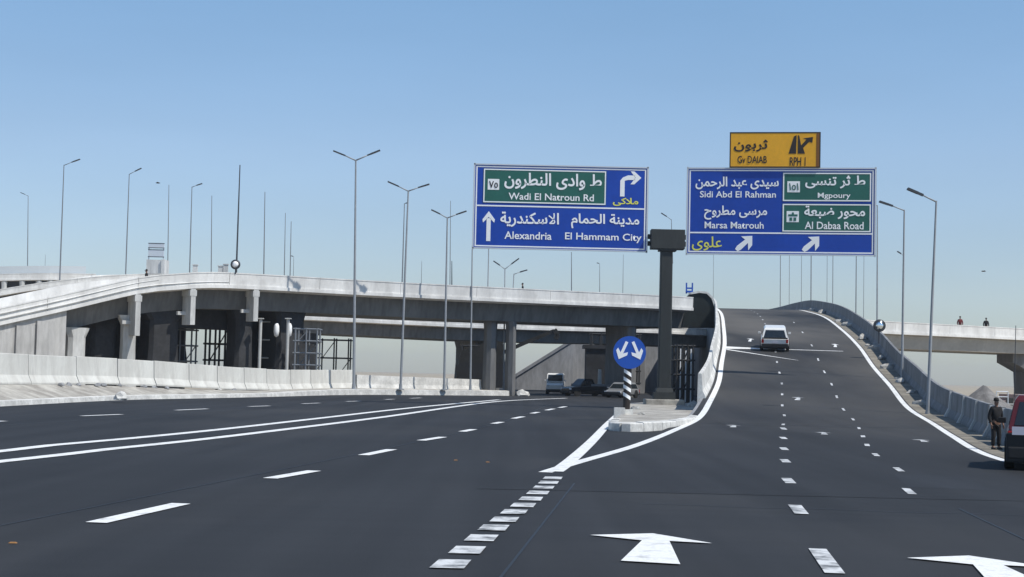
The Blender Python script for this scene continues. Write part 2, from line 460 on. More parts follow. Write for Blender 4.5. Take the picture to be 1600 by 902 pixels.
worn = MB()
for y, x in [(883, 705), (861, 731), (842, 753), (826, 772), (813, 789), (801, 804), (790.5, 818), (780.5, 830), (771, 841), (762.5, 850), (755, 857.5), (748, 864)]:
    c = G(x, y)
    worn.add([(c.x - .22, c.y - .38, .016), (c.x + .15, c.y - .38, .016), (c.x + .21, c.y + .38, .016), (c.x - .15, c.y + .38, .016)], [(0, 1, 2, 3)])
for y0 in (896, 905):
    c = G(692, y0)
for px, py, n in [(1290, 877, 2.4), (1247, 797, 1.7), (1232, 752, 1.6), (1227, 721, 1.5), (1225, 702, 1.6), (1224, 686, 1.6), (1224, 674, 1.8), (1222, 661, 2.0)]:
    c = G(px, py)
    if py > 670:
        ribbon([(c.x - .06 * n, c.y - n/2), (c.x + .06 * n, c.y + n/2)], .22, worn)
for i, y in enumerate(range(66, 190, 7)):
    ribbon([(rl(y + k) + (rr(y + k) - rl(y + k)) * .37, y + k) for k in (0, .6, 1.2)], .13, worn)
for i, y in enumerate([29, 36.3, 43.5, 50, 57, 64, 71, 78, 86, 94, 102, 110, 120, 132, 146]):
    ribbon([(rl(y + k) + (rr(y + k) - rl(y + k)) * (.70 - .0004 * y) - (.45 if y < 33 else 0), y + k) for k in (0, .8, 1.6)], .16 if y < 60 else .12, worn)
structure(worn.build('worn_marking', M['worn_paint'], ramp))
ribn = MB()                                       # pale joint strip across the ramp, thin skewed strip before it
ribbon([(rl(117.5) + (rr(117.5) - rl(117.5)) * k / 20, 117.5 - .9 * k / 20) for k in range(0, 18)], lambda t: 1.8 - 1.55 * min(1, t * 2.2), ribn, dz=.02)
ribbon([(rl(116.4) + .1 + 4.3 * k / 10, 116.2 - 6.3 * k / 10) for k in range(11)], lambda t: .38 - .3 * t, ribn, dz=.022)
structure(ribn.build('joint_strip', M['paint'], ramp))

seam = MB()                                       # tarred joints and repair patches
for pts in ([(-8.5, 6), (-1.0, 60), (3.0, 110)], [(-1.2, 4), (1.3, 30)], [(5.4, 6), (7.6, 26)], [(-18.3, 40), (-13, 80), (-9, 100)]):
    ribbon([(p[0], p[1]) for p in smooth([(x, y, 0) for x, y in pts], 1.0)], .035, seam, dz=.006)
ribbon([(rl(66) + .2 + k * 1.04, 66.0 + .1 * math.sin(k * 1.7)) for k in range(11)], .10, seam, dz=.010)
ribbon([(-9 + k * .8, 13.2 + .06 * math.sin(k * 2.1) + k * .03) for k in range(12)], .03, seam, dz=.006)
ribbon([(2.2 + k * .5, 25.5 + .08 * math.sin(k * 1.3) - k * .05) for k in range(14)], .03, seam, dz=.006)
structure(seam.build('tar_seam', mat('tar_joint', (.017, .018, .020), .5), road))
patch = MB()
for x, y, w, l, rot in [(2.9, 13.5, 1.2, 3.2, .12), (9.2, 33, 1.6, 4.5, .18), (-9.6, 48, 1.6, 8, .11)]:
    cs, sn = math.cos(rot), math.sin(rot)
    patch.add([(x + a * cs + b * sn, y - a * sn + b * cs, .0075) for a, b in ((-w/2, -l/2), (w/2, -l/2), (w/2, l/2), (-w/2, l/2))], [(0, 1, 2, 3)])
structure(patch.build('repair_patch', asphalt('asphalt_patch', (0.024, 0.026, 0.030), (0.045, 0.044, 0.043)), road))

# straight-ahead arrows: wide flat head, stem flaring towards the driver
A0 = [G(*p) for p in [(1020, 835.5), (922, 838), (1003, 846.5), (970, 878.5), (1063, 884), (1046, 847.5), (1113, 851)]]
ac = G(1018, 858)
shape = [(p.x - ac.x, p.y - ac.y) for p in A0]
def arrow(x, y, kx=1.0, ky=1.0, skew=0.0, m=None):
    mb = MB()
    vs = [(x + a * kx + skew * b * ky, y + b * ky) for a, b in shape]
    V = [(a, b, surf(a, b) + .018) for a, b in vs]
    mb.add(V, [(0, 1, 2), (0, 2, 5), (0, 5, 6), (2, 3, 4, 5)])
    return structure(mb.build('arrow_marking', m or M['paint'], road))
arrow(ac.x, ac.y)
arrow(ac.x + 3.68, ac.y - 1.8)
for px, py, y in [(1146, 667, 64), (1287, 677, 59.5), (1442, 689, 55)]:
    x = P(px, py, y).x
    arrow(x, y, .42, .6, .1, M['worn_paint'])
arrow(P(1247, 600, 85).x, 85, .5, .6, .15, M['worn_paint'])
for px, y in [(1172, 124), (1225, 121.5), (1305, 121)]:
    arrow(P(px, 540, y).x, y, .42, .8, .15)

# raised verge on the left: kerb face, dirty slope, plateau under the barriers
def plat(y):
    return interp(y, [(-30, .94), (75, .94), (84, .92), (99, .82), (108, .60), (118, .42), (127, .36), (138, .5), (150, .5)])
mb = MB()
def vsec(i):
    y = kp[i].y
    p = plat(y + 6)
    k = min(.45, .22 + max(0, (y - 112)) * .012)
    return [(.0, -.3), (.06, .0), (0, k), (-.25, k + .02), (-2.3, max(p, k + .03)), (-4.6, max(p, k + .03) + .02), (-4.7, -.3)]
mb.sweep(kp, vsec)
structure(mb.build('verge', M['verge'], smooth_shade=False))
mb = MB()
mb.sweep(kp, lambda i: [(.10, .0), (.07, min(.45, .24 + max(0, (kp[i].y - 112)) * .012)), (-.28, min(.45, .24 + max(0, (kp[i].y - 112)) * .012) + .035), (-.3, .1)])
structure(mb.build('kerb', M['kerb']))

# ------------------------------------------------------------------ thin desert haze
hz = bpy.data.materials.new('haze_air'); hz.use_nodes = True
hn = hz.node_tree
for n_ in list(hn.nodes):
    if n_.type != 'OUTPUT_MATERIAL': hn.nodes.remove(n_)
pv = hn.nodes.new('ShaderNodeVolumePrincipled')
pv.inputs['Color'].default_value = (0.80, 0.86, 0.93, 1)
pv.inputs['Density'].default_value = 0.00018
pv.inputs['Anisotropy'].default_value = 0.2
hn.links.new(pv.outputs[0], hn.nodes['Material Output'].inputs['Volume'])
mb = MB(); mb.box((0, 1100, 14), (5200, 2900, 32))
haze = mb.build('haze', hz); haze['kind'] = 'stuff'

# ------------------------------------------------------------------ left barrier segments
def offset_path(path, o):
    out = []
    for i, p in enumerate(path):
        a, b = path[max(0, i-1)], path[min(len(path)-1, i+1)]
        t = Vector((b.x - a.x, b.y - a.y, 0)).normalized()
        out.append(p + Vector((t.y, -t.x, 0)) * o)
    return out
bp_ = smooth(offset_path(kp, -3.0), .25)
def at_px(path, px):
    return min(range(len(path)), key=lambda i: abs(pix(path[i])[0] - px) if path[i].y > 5 else 1e9)
NJ = [(.30, 0), (.31, .10), (.12, .52), (.07, 1.63), (.055, 1.66), (-.08, 1.66), (-.10, 1.62), (-.14, .5), (-.32, .1), (-.32, 0)]
ordn = ['first', 'second', 'third', 'fourth', 'fifth', 'sixth', 'seventh', 'eighth', 'ninth', 'tenth', 'eleventh', 'twelfth', 'thirteenth', 'fourteenth', 'fifteenth']
joints = [-75, 38, 113, 181, 237, 292, 337, 378, 414, 452, 483, 513, 552]
ji = [at_px(bp_, j) for j in joints]
for k in range(len(ji) - 1):
    seg = [p + Vector((0, 0, plat(p.y))) for p in bp_[ji[k]:ji[k+1] + 1]]
    seg[0] = seg[0] + (seg[1] - seg[0]).normalized() * .10
    dz = random.uniform(-.03, .03)
    seg = [p + Vector((0, 0, dz)) for p in seg]
    c = seg[len(seg) // 2]
    n = len(seg)
    keep = seg[::3] + ([seg[-1]] if (n - 1) % 3 else [])
    t = thing('concrete_barrier', 'pale concrete barrier on the left verge, %s of its row from the left edge' % ordn[k], 'barrier',
              c, 0, 'concrete barriers along the left verge')
    b = MB(); b.sweep(keep, NJ)
    b.build('barrier_body', M['barrier'], t, world=True)
# low wall that carries on to the end of the verge
seg = [p + Vector((0, 0, .42)) for p in bp_[at_px(bp_, 556):at_px(bp_, 783)]][::4]
mb = MB()
mb.sweep(seg, lambda i: [(.22, 0), (.2, .1), (.1, .45), (.1, 1.28 - .25 * i / len(seg)), (-.15, 1.28 - .25 * i / len(seg)), (-.25, 0)])
tag(mb.build('low_wall', M['kerb']), 'long cream low concrete wall behind the row of double lamp posts', 'wall')

# ------------------------------------------------------------------ viaducts
def viaduct(name, label, top, par_h, girder_d, width, mats, panel=6.0, girder_inset=1.3, girder=True, back=True, step=1.5):
    path = smooth(top, step)
    t = thing(name, label, 'bridge', path[len(path)//2])
    g = MB()
    per = max(2, int(panel / step)); i = 0
    while i < len(path) - 1:
        sub = path[i:i + per + 1]
        sub = [sub[0] + (sub[1] - sub[0]) * .02] + sub[1:]
        g.sweep(sub, [(0, -par_h + .3), (.03, -.1), (.06, -.1), (.06, 0), (-.22, 0), (-.22, -.1), (-.26, -par_h + .3)])
        i += per
    g.build('parapet', mats[0], t, world=True)
    g = MB()
    g.sweep(path, [(.10, -par_h), (.10, -par_h + .295), (-width, -par_h + .295), (-width, -par_h), (-1.0, -par_h - .12), (-.4, -par_h - .05)])
    g.build('deck', mats[2] if len(mats) > 2 else mats[0], t, world=True)
    if back:
        g = MB(); g.sweep(path, [(-width + .3, -par_h + .3), (-width + .3, -.05), (-width, -.05), (-width, -par_h + .3)])
        g.build('rear_parapet', mats[0], t, world=True)
    if girder:
        g = MB()
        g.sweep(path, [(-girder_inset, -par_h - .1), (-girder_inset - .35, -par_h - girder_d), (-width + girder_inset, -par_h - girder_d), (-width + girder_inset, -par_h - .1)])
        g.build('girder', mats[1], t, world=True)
    return t, path

# front viaduct: descends to the left, joins the ramp on the right
top = [P(-420, 560, 104), P(-200, 523, 110), P(0, 481, 118), P(107, 458, 122), P(216, 433.5, 126), P(275, 427.5, 128), P(330, 425, 130), P(400, 428, 133), P(553, 437, 138), P(700, 445, 142), P(860, 453, 147), P(1025, 461, 152), P(1083, 464.5, 154.5)]
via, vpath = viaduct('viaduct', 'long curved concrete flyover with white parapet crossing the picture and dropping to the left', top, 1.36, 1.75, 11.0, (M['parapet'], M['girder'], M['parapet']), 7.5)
# ledge lines along the descending part
i105, i330 = at_px(vpath, 110), at_px(vpath, 345)
g = MB()
sub = vpath[:i330 + 1]
def led(n_, z_, w_):
    def f_(i):
        k = min(1, (n_ - 1 - i) / 8)
        return [(.03, z_ - .05), (.03 + w_ * k, z_ - .05 * k), (.05 + w_ * k, z_), (.03 + w_ * k, z_ + .05 * k), (.03, z_ + .05)]
    return f_
n1 = at_px(vpath, 262)
g.sweep(sub[:n1], led(n1, -.45, .11))
g.sweep(sub, led(len(sub), -.85, .14))
g.build('ledge', M['parapet'], via, world=True)
# retaining wall under the low end, with vertical ribs
sub = vpath[:i105 + 1]
g = MB()
g.sweep(sub, lambda i: [(-.2, -1.37), (-.2, -vpath[i].z - .3), (-10.6, -vpath[i].z - .3), (-10.6, -1.37)])
g.build('end_wall', M['wall'], via, world=True)
g = MB()
for i in range(0, len(sub) - 1):
    p = sub[i]; a = sub[i+1] - sub[i]; rzz = math.atan2(a.y, a.x)
    n = Vector((a.y, -a.x, 0)).normalized()
    h = p.z - 1.85
    if h > .5:
        g.box(Vector((p.x, p.y, h / 2)) + n * (-.22), (a.length * .84, .5, h), rzz)
g.build('wall_rib', M['wall'], via, world=True)

# brackets that hang in front of the girder, each with its short stub
for px, y0, y1 in [(225, 458, 525), (315, 453, 508), (385, 455, 502)]:
    i = at_px(vpath, px); p = vpath[i]
    a = vpath[i+1] - vpath[i]; rzz = math.atan2(a.y, a.x)
    n = Vector((a.y, -a.x, 0)).normalized()
    D = p.y
    zt, zb = p.z - 1.40, P(px, y1, D).z
    c = p + n * (-.55)
    g = MB()
    g.box((c.x, c.y, (zt + zb) / 2), (.44, 1.5, zt - zb), rzz, taper=1.0)
    g.box((c.x, c.y, zt - .35), (.62, 1.54, .5), rzz)
    g.box((c.x - .6, c.y - .1, zb + (zt - zb) * .32), (.8, .3, .3), rzz)
    g.build('bracket', M['light_pier'], via, world=True)

def pier(parent, c, rzz, w, d, z1, m, flare=1.35, name='pier', z0=-.3):
    g = MB()
    rings = []
    for k, (z, s) in enumerate([(z0, flare), (z0 + (z1 - z0) * .25, 1.1), (z0 + (z1 - z0) * .6, 1.0), (z1 - .8, 1.0), (z1, flare * 1.15)]):
        cs, sn = math.cos(rzz), math.sin(rzz)
        r = []
        for dx, dy in ((-w/2, -d/2 + .3), (-w/2 + .3, -d/2), (w/2 - .3, -d/2), (w/2, -d/2 + .3), (w/2, d/2 - .3), (w/2 - .3, d/2), (-w/2 + .3, d/2), (-w/2, d/2 - .3)):
            dx *= s
            r.append((c.x + dx*cs - dy*sn, c.y + dx*sn + dy*cs, z))
        rings.append(r)
    g.loft(rings)
    return g.build(name, m, parent, world=True)
def under(px, back, drop=3.1):
    i = at_px(vpath, px); p = vpath[i]; a = vpath[i+1] - vpath[i]
    n = Vector((a.y, -a.x, 0)).normalized()
    return p - n * back, math.atan2(a.y, a.x), p.z - drop
for px, w, d, back, m, fl in [(222, 1.1, 1.2, 1.6, 'light_pier', 1.5), (284, 2.6, 3, 3.2, 'shade_conc', 1.25), (389, 1.6, 2.4, 3, 'shade_conc', 1.05), (484, 2.6, 5, 4.5, 'shade_conc', 1.0), (140, 1.5, 1.6, 1.9, 'light_pier', 1.3), (184, 2.2, 6, 6, 'shade_conc', 1.1),
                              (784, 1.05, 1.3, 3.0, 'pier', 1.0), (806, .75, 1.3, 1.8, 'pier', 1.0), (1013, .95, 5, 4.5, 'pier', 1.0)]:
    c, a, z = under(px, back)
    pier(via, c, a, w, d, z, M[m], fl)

c, a, z = under(375, 5.5)
g = MB(); g.box((c.x, c.y, z - .75), (7.5, 2.2, 1.9), a); g.build('dark_fill_beam', M['shade_conc'], via, world=True)  # added beam, fills the dark band under the deck in shade colour

# lower viaduct behind it
low = [P(418, 485.5, 170.5), P(500, 489, 172.5), P(600, 494, 175), P(760, 502, 180), P(900, 506.5, 186), P(1010, 509.5, 191), P(1100, 514, 197), P(1140, 516, 200)]
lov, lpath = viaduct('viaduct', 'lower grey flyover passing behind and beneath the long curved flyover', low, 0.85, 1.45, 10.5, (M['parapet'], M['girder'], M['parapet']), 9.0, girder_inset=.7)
def under2(px, back, drop=2.3):
    i = at_px(lpath, px); p = lpath[i]; a = lpath[i+1] - lpath[i]
    n = Vector((a.y, -a.x, 0)).normalized()
    return p - n * back, math.atan2(a.y, a.x), p.z - drop
for px, w, d, m in [(482, 4.2, 8, 'shade_conc'), (772, 3.2, 6, 'pier'), (1008, 2.2, 8, 'pier')]:
    c, a, z = under2(px, 5.2)
    pier(lov, c, a, w, d, z, M[m], 1.0)

for px, w, d in ((296, 8.0, 3), (225, 4.0, 3), (436, 2.4, 2.4)):     # walls deep under the front viaduct, shade put into their colour
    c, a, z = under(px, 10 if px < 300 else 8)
    pier(via, c, a, w, d, z + .2, M['shade_conc'], 1.0)

# far ramps on the left, seen above the descending deck
fr, fpath = viaduct('viaduct', 'pale ramp rising behind the descending end of the long flyover', [P(-260, 496, 185), P(-60, 462, 185), P(0, 452, 186), P(60, 442.5, 188), P(140, 433, 191), P(205, 428.5, 195), P(260, 427, 200)], .8, 1.6, 9, (M['parapet'], M['shade_conc'], M['parapet']), 9, girder_inset=.9)
for px in (20, 90, 160):
    i = at_px(fpath, px); p = fpath[i]
    pier(fr, p + Vector((0, 4, 0)), .1, 1.6, 5, p.z - 2.5, M['pier'], 1.0)
fd, dpath = viaduct('viaduct', 'farthest pale flyover at the left edge with a row of thin piers', [P(-300, 436, 262), P(-80, 430, 262), P(60, 427, 265), P(150, 428, 270)], 1.2, 1.5, 9, (M['parapet'], M['shade_conc'], M['parapet']), 12, girder_inset=.7)
for px in (-40, 8, 34, 56, 74, 96, 116):
    i = at_px(dpath, px); p = dpath[i]
    pier(fd, p + Vector((0, .45, 0)), .05, .9, .9, p.z - 1.25, M['light_pier'], 1.0)
g = MB()                                        # noise screen standing on the farthest flyover
sc_ = [p for p in dpath if pix(p)[0] < 140]
g.sweep(sc_, [(-.6, -.2), (-.6, 1.3), (-.7, 1.3), (-.7, -.2)])
g.build('screen_panel', mat('pale_panel', (.52, .56, .58), .6), fd, world=True)

# bridge on the right
rb, rpath = viaduct('viaduct', 'straight concrete flyover leaving the ramp towards the right edge', [Vector((35.6, 162, 8.75)), P(1385, 502, 166), P(1500, 508, 172), P(1600, 513.5, 178), P(1750, 521, 187), P(1950, 531, 198)], 1.35, 1.55, 10, (M['parapet'], M['grey_girder'], M['parapet']), 8, girder_inset=.45)
i = at_px(rpath, 1640); p = rpath[i]
g = MB()
c = p + Vector((-.8, 4, 0))
g.prism([(c.x - 3.2, p.z - 2.9), (c.x - 3.2, p.z - 3.9), (c.x - 1.2, p.z - 5.0), (c.x - 1.0, -.3), (c.x + 1.0, -.3), (c.x + 1.2, p.z - 5.0), (c.x + 3.2, p.z - 3.9), (c.x + 3.2, p.z - 2.9)], 'y', c.y - 4, c.y + 2)
g.build('pier', M['pier'], rb, world=True)

# sloping retaining wall of a further ramp, seen under the front viaduct
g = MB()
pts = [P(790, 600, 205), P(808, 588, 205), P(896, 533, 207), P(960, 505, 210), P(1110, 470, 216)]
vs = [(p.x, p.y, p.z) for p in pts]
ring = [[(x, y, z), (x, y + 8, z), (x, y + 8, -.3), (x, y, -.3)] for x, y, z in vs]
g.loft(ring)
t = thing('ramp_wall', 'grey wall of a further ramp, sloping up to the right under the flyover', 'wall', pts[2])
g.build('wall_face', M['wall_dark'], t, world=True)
g = MB()
g.loft([[(x - .05, y - .25, z + .0), (x - .05, y + .3, z), (x, y + .3, z + .45), (x, y - .25, z + .45)] for x, y, z in vs])
g.build('coping', M['wall_dark'], t, world=True)
# blocks of unfinished concrete under the viaduct
for px0, px1, y0, D, label in [(915, 955, 545, 172, 'dark unfinished concrete block under the flyover, behind the round blue sign'), (1062, 1083, 540, 128, None)]:
    if label:
        a, b = P(px0, y0, D), P(px1, y0, D)
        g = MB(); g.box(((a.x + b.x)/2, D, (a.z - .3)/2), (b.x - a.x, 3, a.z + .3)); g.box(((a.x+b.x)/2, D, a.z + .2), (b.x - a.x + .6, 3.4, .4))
        tag(g.build('concrete_block', M['shade_conc']), label, 'block')

# ------------------------------------------------------------------ barriers of the ramp
RB = [(.0, .02), (.02, .12), (.17, .40), (.22, 1.22), (.24, 1.25), (.40, 1.25), (.42, 1.2), (.44, 0.02)]
def edge_path(f, o, y0, y1, st=1.0):
    n = int((y1 - y0) / st)
    return [Vector((f(y0 + i*st) + o, y0 + i*st, rz_(y0 + i*st))) for i in range(n + 1)]
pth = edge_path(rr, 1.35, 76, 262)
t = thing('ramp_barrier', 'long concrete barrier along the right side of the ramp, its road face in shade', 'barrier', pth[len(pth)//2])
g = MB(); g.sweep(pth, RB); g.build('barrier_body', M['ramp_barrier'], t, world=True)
segs = [(75.6, 71), (71, 66), (66, 61), (61, 56.3), (56.3, 51.8), (51.8, 47.4), (47.4, 43), (43, 38)]
for k, (b, a) in enumerate(segs):
    pth = edge_path(rr, 1.35, a + .07, b - .07, (b - a - .14) / 5)
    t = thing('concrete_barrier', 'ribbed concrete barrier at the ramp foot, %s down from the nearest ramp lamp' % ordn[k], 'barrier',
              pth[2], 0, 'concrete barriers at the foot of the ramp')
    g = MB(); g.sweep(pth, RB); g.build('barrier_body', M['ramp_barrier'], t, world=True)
    g = MB()
    p = pth[-1]; d = (pth[-1] - pth[-2]).normalized()
    p = p - d * .3
    g.sweep([p - d * .12, p + d * .12], [(-.14, .02), (.08, .45), (.14, 1.24), (.23, 1.24), (.2, .02)])
    g.build('barrier_rib', M['light_pier'], t, world=True)
# left barrier: starts behind the sign island, follows the ramp, dark outside face
pth = edge_path(rl, -.32, 84, 262)
t = thing('ramp_barrier', 'white curved concrete barrier along the left side of the ramp behind the gantry column', 'barrier', pth[10])
LB = [(-.0, .02), (-.02, .12), (-.17, .42), (-.24, 1.32), (-.26, 1.36), (-.42, 1.36), (-.44, 1.3), (-.46, -.4)]
g = MB(); g.sweep(pth, LB); g.build('barrier_body', M['kerb'], t, world=True)

# dark green sheeting put in for the shaded outer face where flyover and ramp meet
g = MB()
c0 = P(1092, 500, 158)
prof = [P(x, y, 156) for x, y in [(1067, 512), (1067, 482), (1069, 468), (1078, 460), (1092, 457.5), (1104, 459), (1112, 467), (1117, 482), (1118, 512)]]
g.prism([(p.x, p.z) for p in prof], 'y', 155.6, 157.5)
sh_ = thing('shading', 'added dark green sheeting with pale rim over the rounded corner between flyover and ramp', 'shading', prof[4])
g.build('shade_sheet', M['shade_face'], sh_, world=True)
g = MB()
for a_, b_ in zip(prof[3:], prof[4:]):
    g.beam(a_ + Vector((0, .4, .06)), b_ + Vector((0, .4, .06)), 1.9, .2)
g.build('rim', M['kerb'], sh_, world=True)

# ------------------------------------------------------------------ traffic island and gantry
isl = [(4.0, 59.5), (4.9, 58.8), (6.6, 62.5), (7.7, 66.5), (8.9, 73), (10.0, 80), (10.9, 85), (12.5, 95), (13.9, 104), (11.5, 112), (8.2, 104), (6.9, 92), (5.6, 76), (4.3, 63)]
g = MB()
n = len(isl)
cx = sum(p[0] for p in isl) / n; cy = sum(p[1] for p in isl) / n
def ins(k): return [(cx + (x - cx) * k, cy + (y - cy) * k) for x, y in isl]
g.loft([[(x, y, -.2) for x, y in isl], [(x, y, .26) for x, y in isl], [(x, y, .32) for x, y in ins(.985)]])
structure(g.build('traffic_island', M['verge']))
g = MB()
edge = [Vector((x, y, .0)) for x, y in [isl[13], isl[0], isl[1], isl[2], isl[3], isl[4], isl[5], isl[6]]]
es_ = smooth(edge, .25)
for i in range(0, len(es_) - 1, 4):
    q_ = [p + Vector((0, 0, random.uniform(-.025, .02))) * 1 for p in es_[i:i + 5]]
    dz_ = random.uniform(-.03, .02)
    q_ = [Vector((p.x, p.y, dz_)) for p in q_]
    if len(q_) < 3: continue
    q_[-1] = q_[-2] + (q_[-1] - q_[-2]) * .88
    g.sweep(q_, [(.12, -.05), (.1, .30), (.06, .335), (-.25, .36), (-.28, -.05)])
structure(g.build('island_kerb', M['kerb']))

GD = 100.0
SX = GD / F                                   # metres per photograph pixel at the gantry
colc = P(1037, 640, GD); colc.z = .33
gan = thing('sign_gantry', 'tall dark steel post with a heavy crossbeam carrying the big blue signs', 'gantry', colc)
g = MB()
H = P(1042, 390, GD).z - .33
g.loft([[(sx * w, sy * w, z) for sx, sy in ((-1,-.86), (-.86,-1), (.86,-1), (1,-.86), (1,.86), (.86,1), (-.86,1), (-1,.86))] for z, w in ((.8, .42), (H * .5, .40), (H, .385))])
g.build('column', M['column_steel'], gan)
g = MB(); g.box((0, 0, .12), (2.5, 2.2, .42)); g.build('plinth', M['verge'], gan, bevel=.05)
g = MB(); g.box((0, 0, .56), (1.35, 1.35, .46)); g.box((0, 0, .92), (1.15, 1.15, .3), taper=.85)
for sx in (-1, 1):
    for sy in (-1, 1): g.tube((sx*.56, sy*.56, .7), (sx*.56, sy*.56, .86), .05)
g.build('base_plate', M['column_steel'], gan)
zt = P(1042, 362, GD).z - .33
g = MB()
g.box((.05, 0, (H + zt) / 2 + .05), (2.2, 1.1, zt - H + .1))
g.box((.05, 0, H - .06), (1.15, 1.0, .14))
g.build('beam_head', M['column_steel'], gan, bevel=.03)
g = MB()
zb = (H + zt) / 2
for s_, x1 in ((-1, -11.4), (1, 12.4)):
    g.beam((s_ * .9, .25, zb + .25), (x1, .55 if s_ < 0 else -1.5, zb + .25), .3, .3)
    g.beam((s_ * .9, .25, zb - .2), (x1, .55 if s_ < 0 else -1.5, zb - .2), .3, .3)
    for k in range(6):
        xa = s_ * .9 + (x1 - s_ * .9) * k / 6; xb = s_ * .9 + (x1 - s_ * .9) * (k + 1) / 6
        ya, yb = [.25 + (.3 if s_ < 0 else -1.75) * q_ / 6 for q_ in (k, k + 1)]
        g.beam((xa, ya, zb - .2), (xb, yb, zb + .25), .12, .12)
g.build('crossbeam', M['column_steel'], gan)

# --- lettering: Arabic joined by its presentation forms, laid out right to left
AR = {'ا': (0xFE8D, 2), 'ب': (0xFE8F, 4), 'ة': (0xFE93, 2), 'ت': (0xFE95, 4), 'ث': (0xFE99, 4), 'ج': (0xFE9D, 4), 'ح': (0xFEA1, 4), 'خ': (0xFEA5, 4),
      'د': (0xFEA9, 2), 'ر': (0xFEAD, 2), 'ز': (0xFEAF, 2), 'س': (0xFEB1, 4), 'ش': (0xFEB5, 4), 'ص': (0xFEB9, 4), 'ض': (0xFEBD, 4), 'ط': (0xFEC1, 4),
      'ع': (0xFEC9, 4), 'ف': (0xFED1, 4), 'ق': (0xFED5, 4), 'ك': (0xFED9, 4), 'ل': (0xFEDD, 4), 'م': (0xFEE1, 4), 'ن': (0xFEE5, 4), 'ه': (0xFEE9, 4),
      'و': (0xFEED, 2), 'ى': (0xFEEF, 2), 'ي': (0xFEF1, 4)}
def shape_ar(s):
    s = s.replace('لا', '\x01'); out = []
    for i, ch in enumerate(s):
        prev = i > 0 and s[i-1] in AR and AR[s[i-1]][1] == 4
        nxt = i + 1 < len(s) and (s[i+1] in AR or s[i+1] == '\x01')
        if ch == '\x01':
            out.append(chr(0xFEFC if prev else 0xFEFB))
        elif ch in AR:
            base, nf = AR[ch]
            form = (1 if prev else 0) if (nf == 2 or not nxt) else (3 if prev else 2)
            out.append(chr(base + form))
        else:
            out.append(ch)
    return ''.join(reversed(out))
DG = None
def text_mesh(s, bold=0.02):
    cu = bpy.data.curves.new('lettering', 'FONT'); cu.body = s; cu.resolution_u = 3
    o = bpy.data.objects.new('lettering', cu); COL.objects.link(o)
    bpy.context.view_layer.update()
    if all(ord(ch) < 0x600 for ch in s):
        cu.offset = bold * .8; bpy.context.view_layer.update()
        me = bpy.data.meshes.new_from_object(o.evaluated_get(bpy.context.evaluated_depsgraph_get()))
        bpy.data.objects.remove(o)
        return me
    flat = o.to_curve(bpy.context.evaluated_depsgraph_get())
    loops = []
    for sp in flat.splines:
        P_ = [(Vector(b.handle_left), Vector(b.co), Vector(b.handle_right)) for b in sp.bezier_points]
        if len(P_) < 2: continue
        poly = []
        for i in range(len(P_)):
            a, b = P_[i], P_[(i + 1) % len(P_)]
            for k in range(4):
                t = k / 4; u = 1 - t
                poly.append(a[1]*u**3 + 3*a[2]*u*u*t + 3*b[0]*u*t*t + b[1]*t**3)
        ar = sum(p.x * q.y - q.x * p.y for p, q in zip(poly, poly[1:] + poly[:1])) / 2
        if abs(ar) > 1e-6: loops.append((ar, poly))
    o.to_curve_clear()
    bpy.data.objects.remove(o)
    sgn = 1 if max(loops, key=lambda l: abs(l[0]))[0] > 0 else -1
    def inside(p, poly):
        c = False
        for a, b in zip(poly, poly[1:] + poly[:1]):
            if (a.y > p.y) != (b.y > p.y) and p.x < (b.x - a.x) * (p.y - a.y) / (b.y - a.y) + a.x: c = not c
        return c
    outs = [l for l in loops if l[0] * sgn > 0]; holes = [l for l in loops if l[0] * sgn <= 0]
    verts, faces = [], []
    for ar, poly in outs:
        grp = [poly] + [h[1] for h in holes if abs(h[0]) < abs(ar) and inside(h[1][0], poly)]
        c2 = bpy.data.curves.new('glyph', 'CURVE'); c2.dimensions = '2D'; c2.fill_mode = 'FRONT'; c2.offset = bold
        for pl in grp:
            sp = c2.splines.new('POLY'); sp.points.add(len(pl) - 1); sp.use_cyclic_u = True
            for q, p in zip(sp.points, pl): q.co = (p.x, p.y, 0, 1)
        g_ = bpy.data.objects.new('glyph', c2); COL.objects.link(g_)
        want = abs(ar) - sum(abs(h[0]) for h in holes if h[1] in grp[1:])
        for off in (bold, bold * .5, bold * .2, 0.0):       # thinner strokes where a fat one would not fill
            c2.offset = off; bpy.context.view_layer.update()
            m_ = bpy.data.meshes.new_from_object(g_.evaluated_get(bpy.context.evaluated_depsgraph_get()))
            if sum(p.area for p in m_.polygons) > want * 1.0 or off == 0.0: break
            bpy.data.meshes.remove(m_)
        if sum(p.area for p in m_.polygons) < want * .97:
            tri = tessellate_polygon([[Vector((p.x, p.y, 0)) for p in pl] for pl in grp])
            pts_ = [p for pl in grp for p in pl]
            m_ = bpy.data.meshes.new('glyph'); m_.from_pydata([(p.x, p.y, 0) for p in pts_], [], [tuple(t) for t in tri])
        bpy.data.objects.remove(g_)
        b0 = len(verts)
        verts += [v.co.copy() for v in m_.vertices]; faces += [tuple(i + b0 for i in f.vertices) for f in m_.polygons]
        bpy.data.meshes.remove(m_)
    me = bpy.data.meshes.new('lettering'); me.from_pydata(verts, [], faces)
    return me
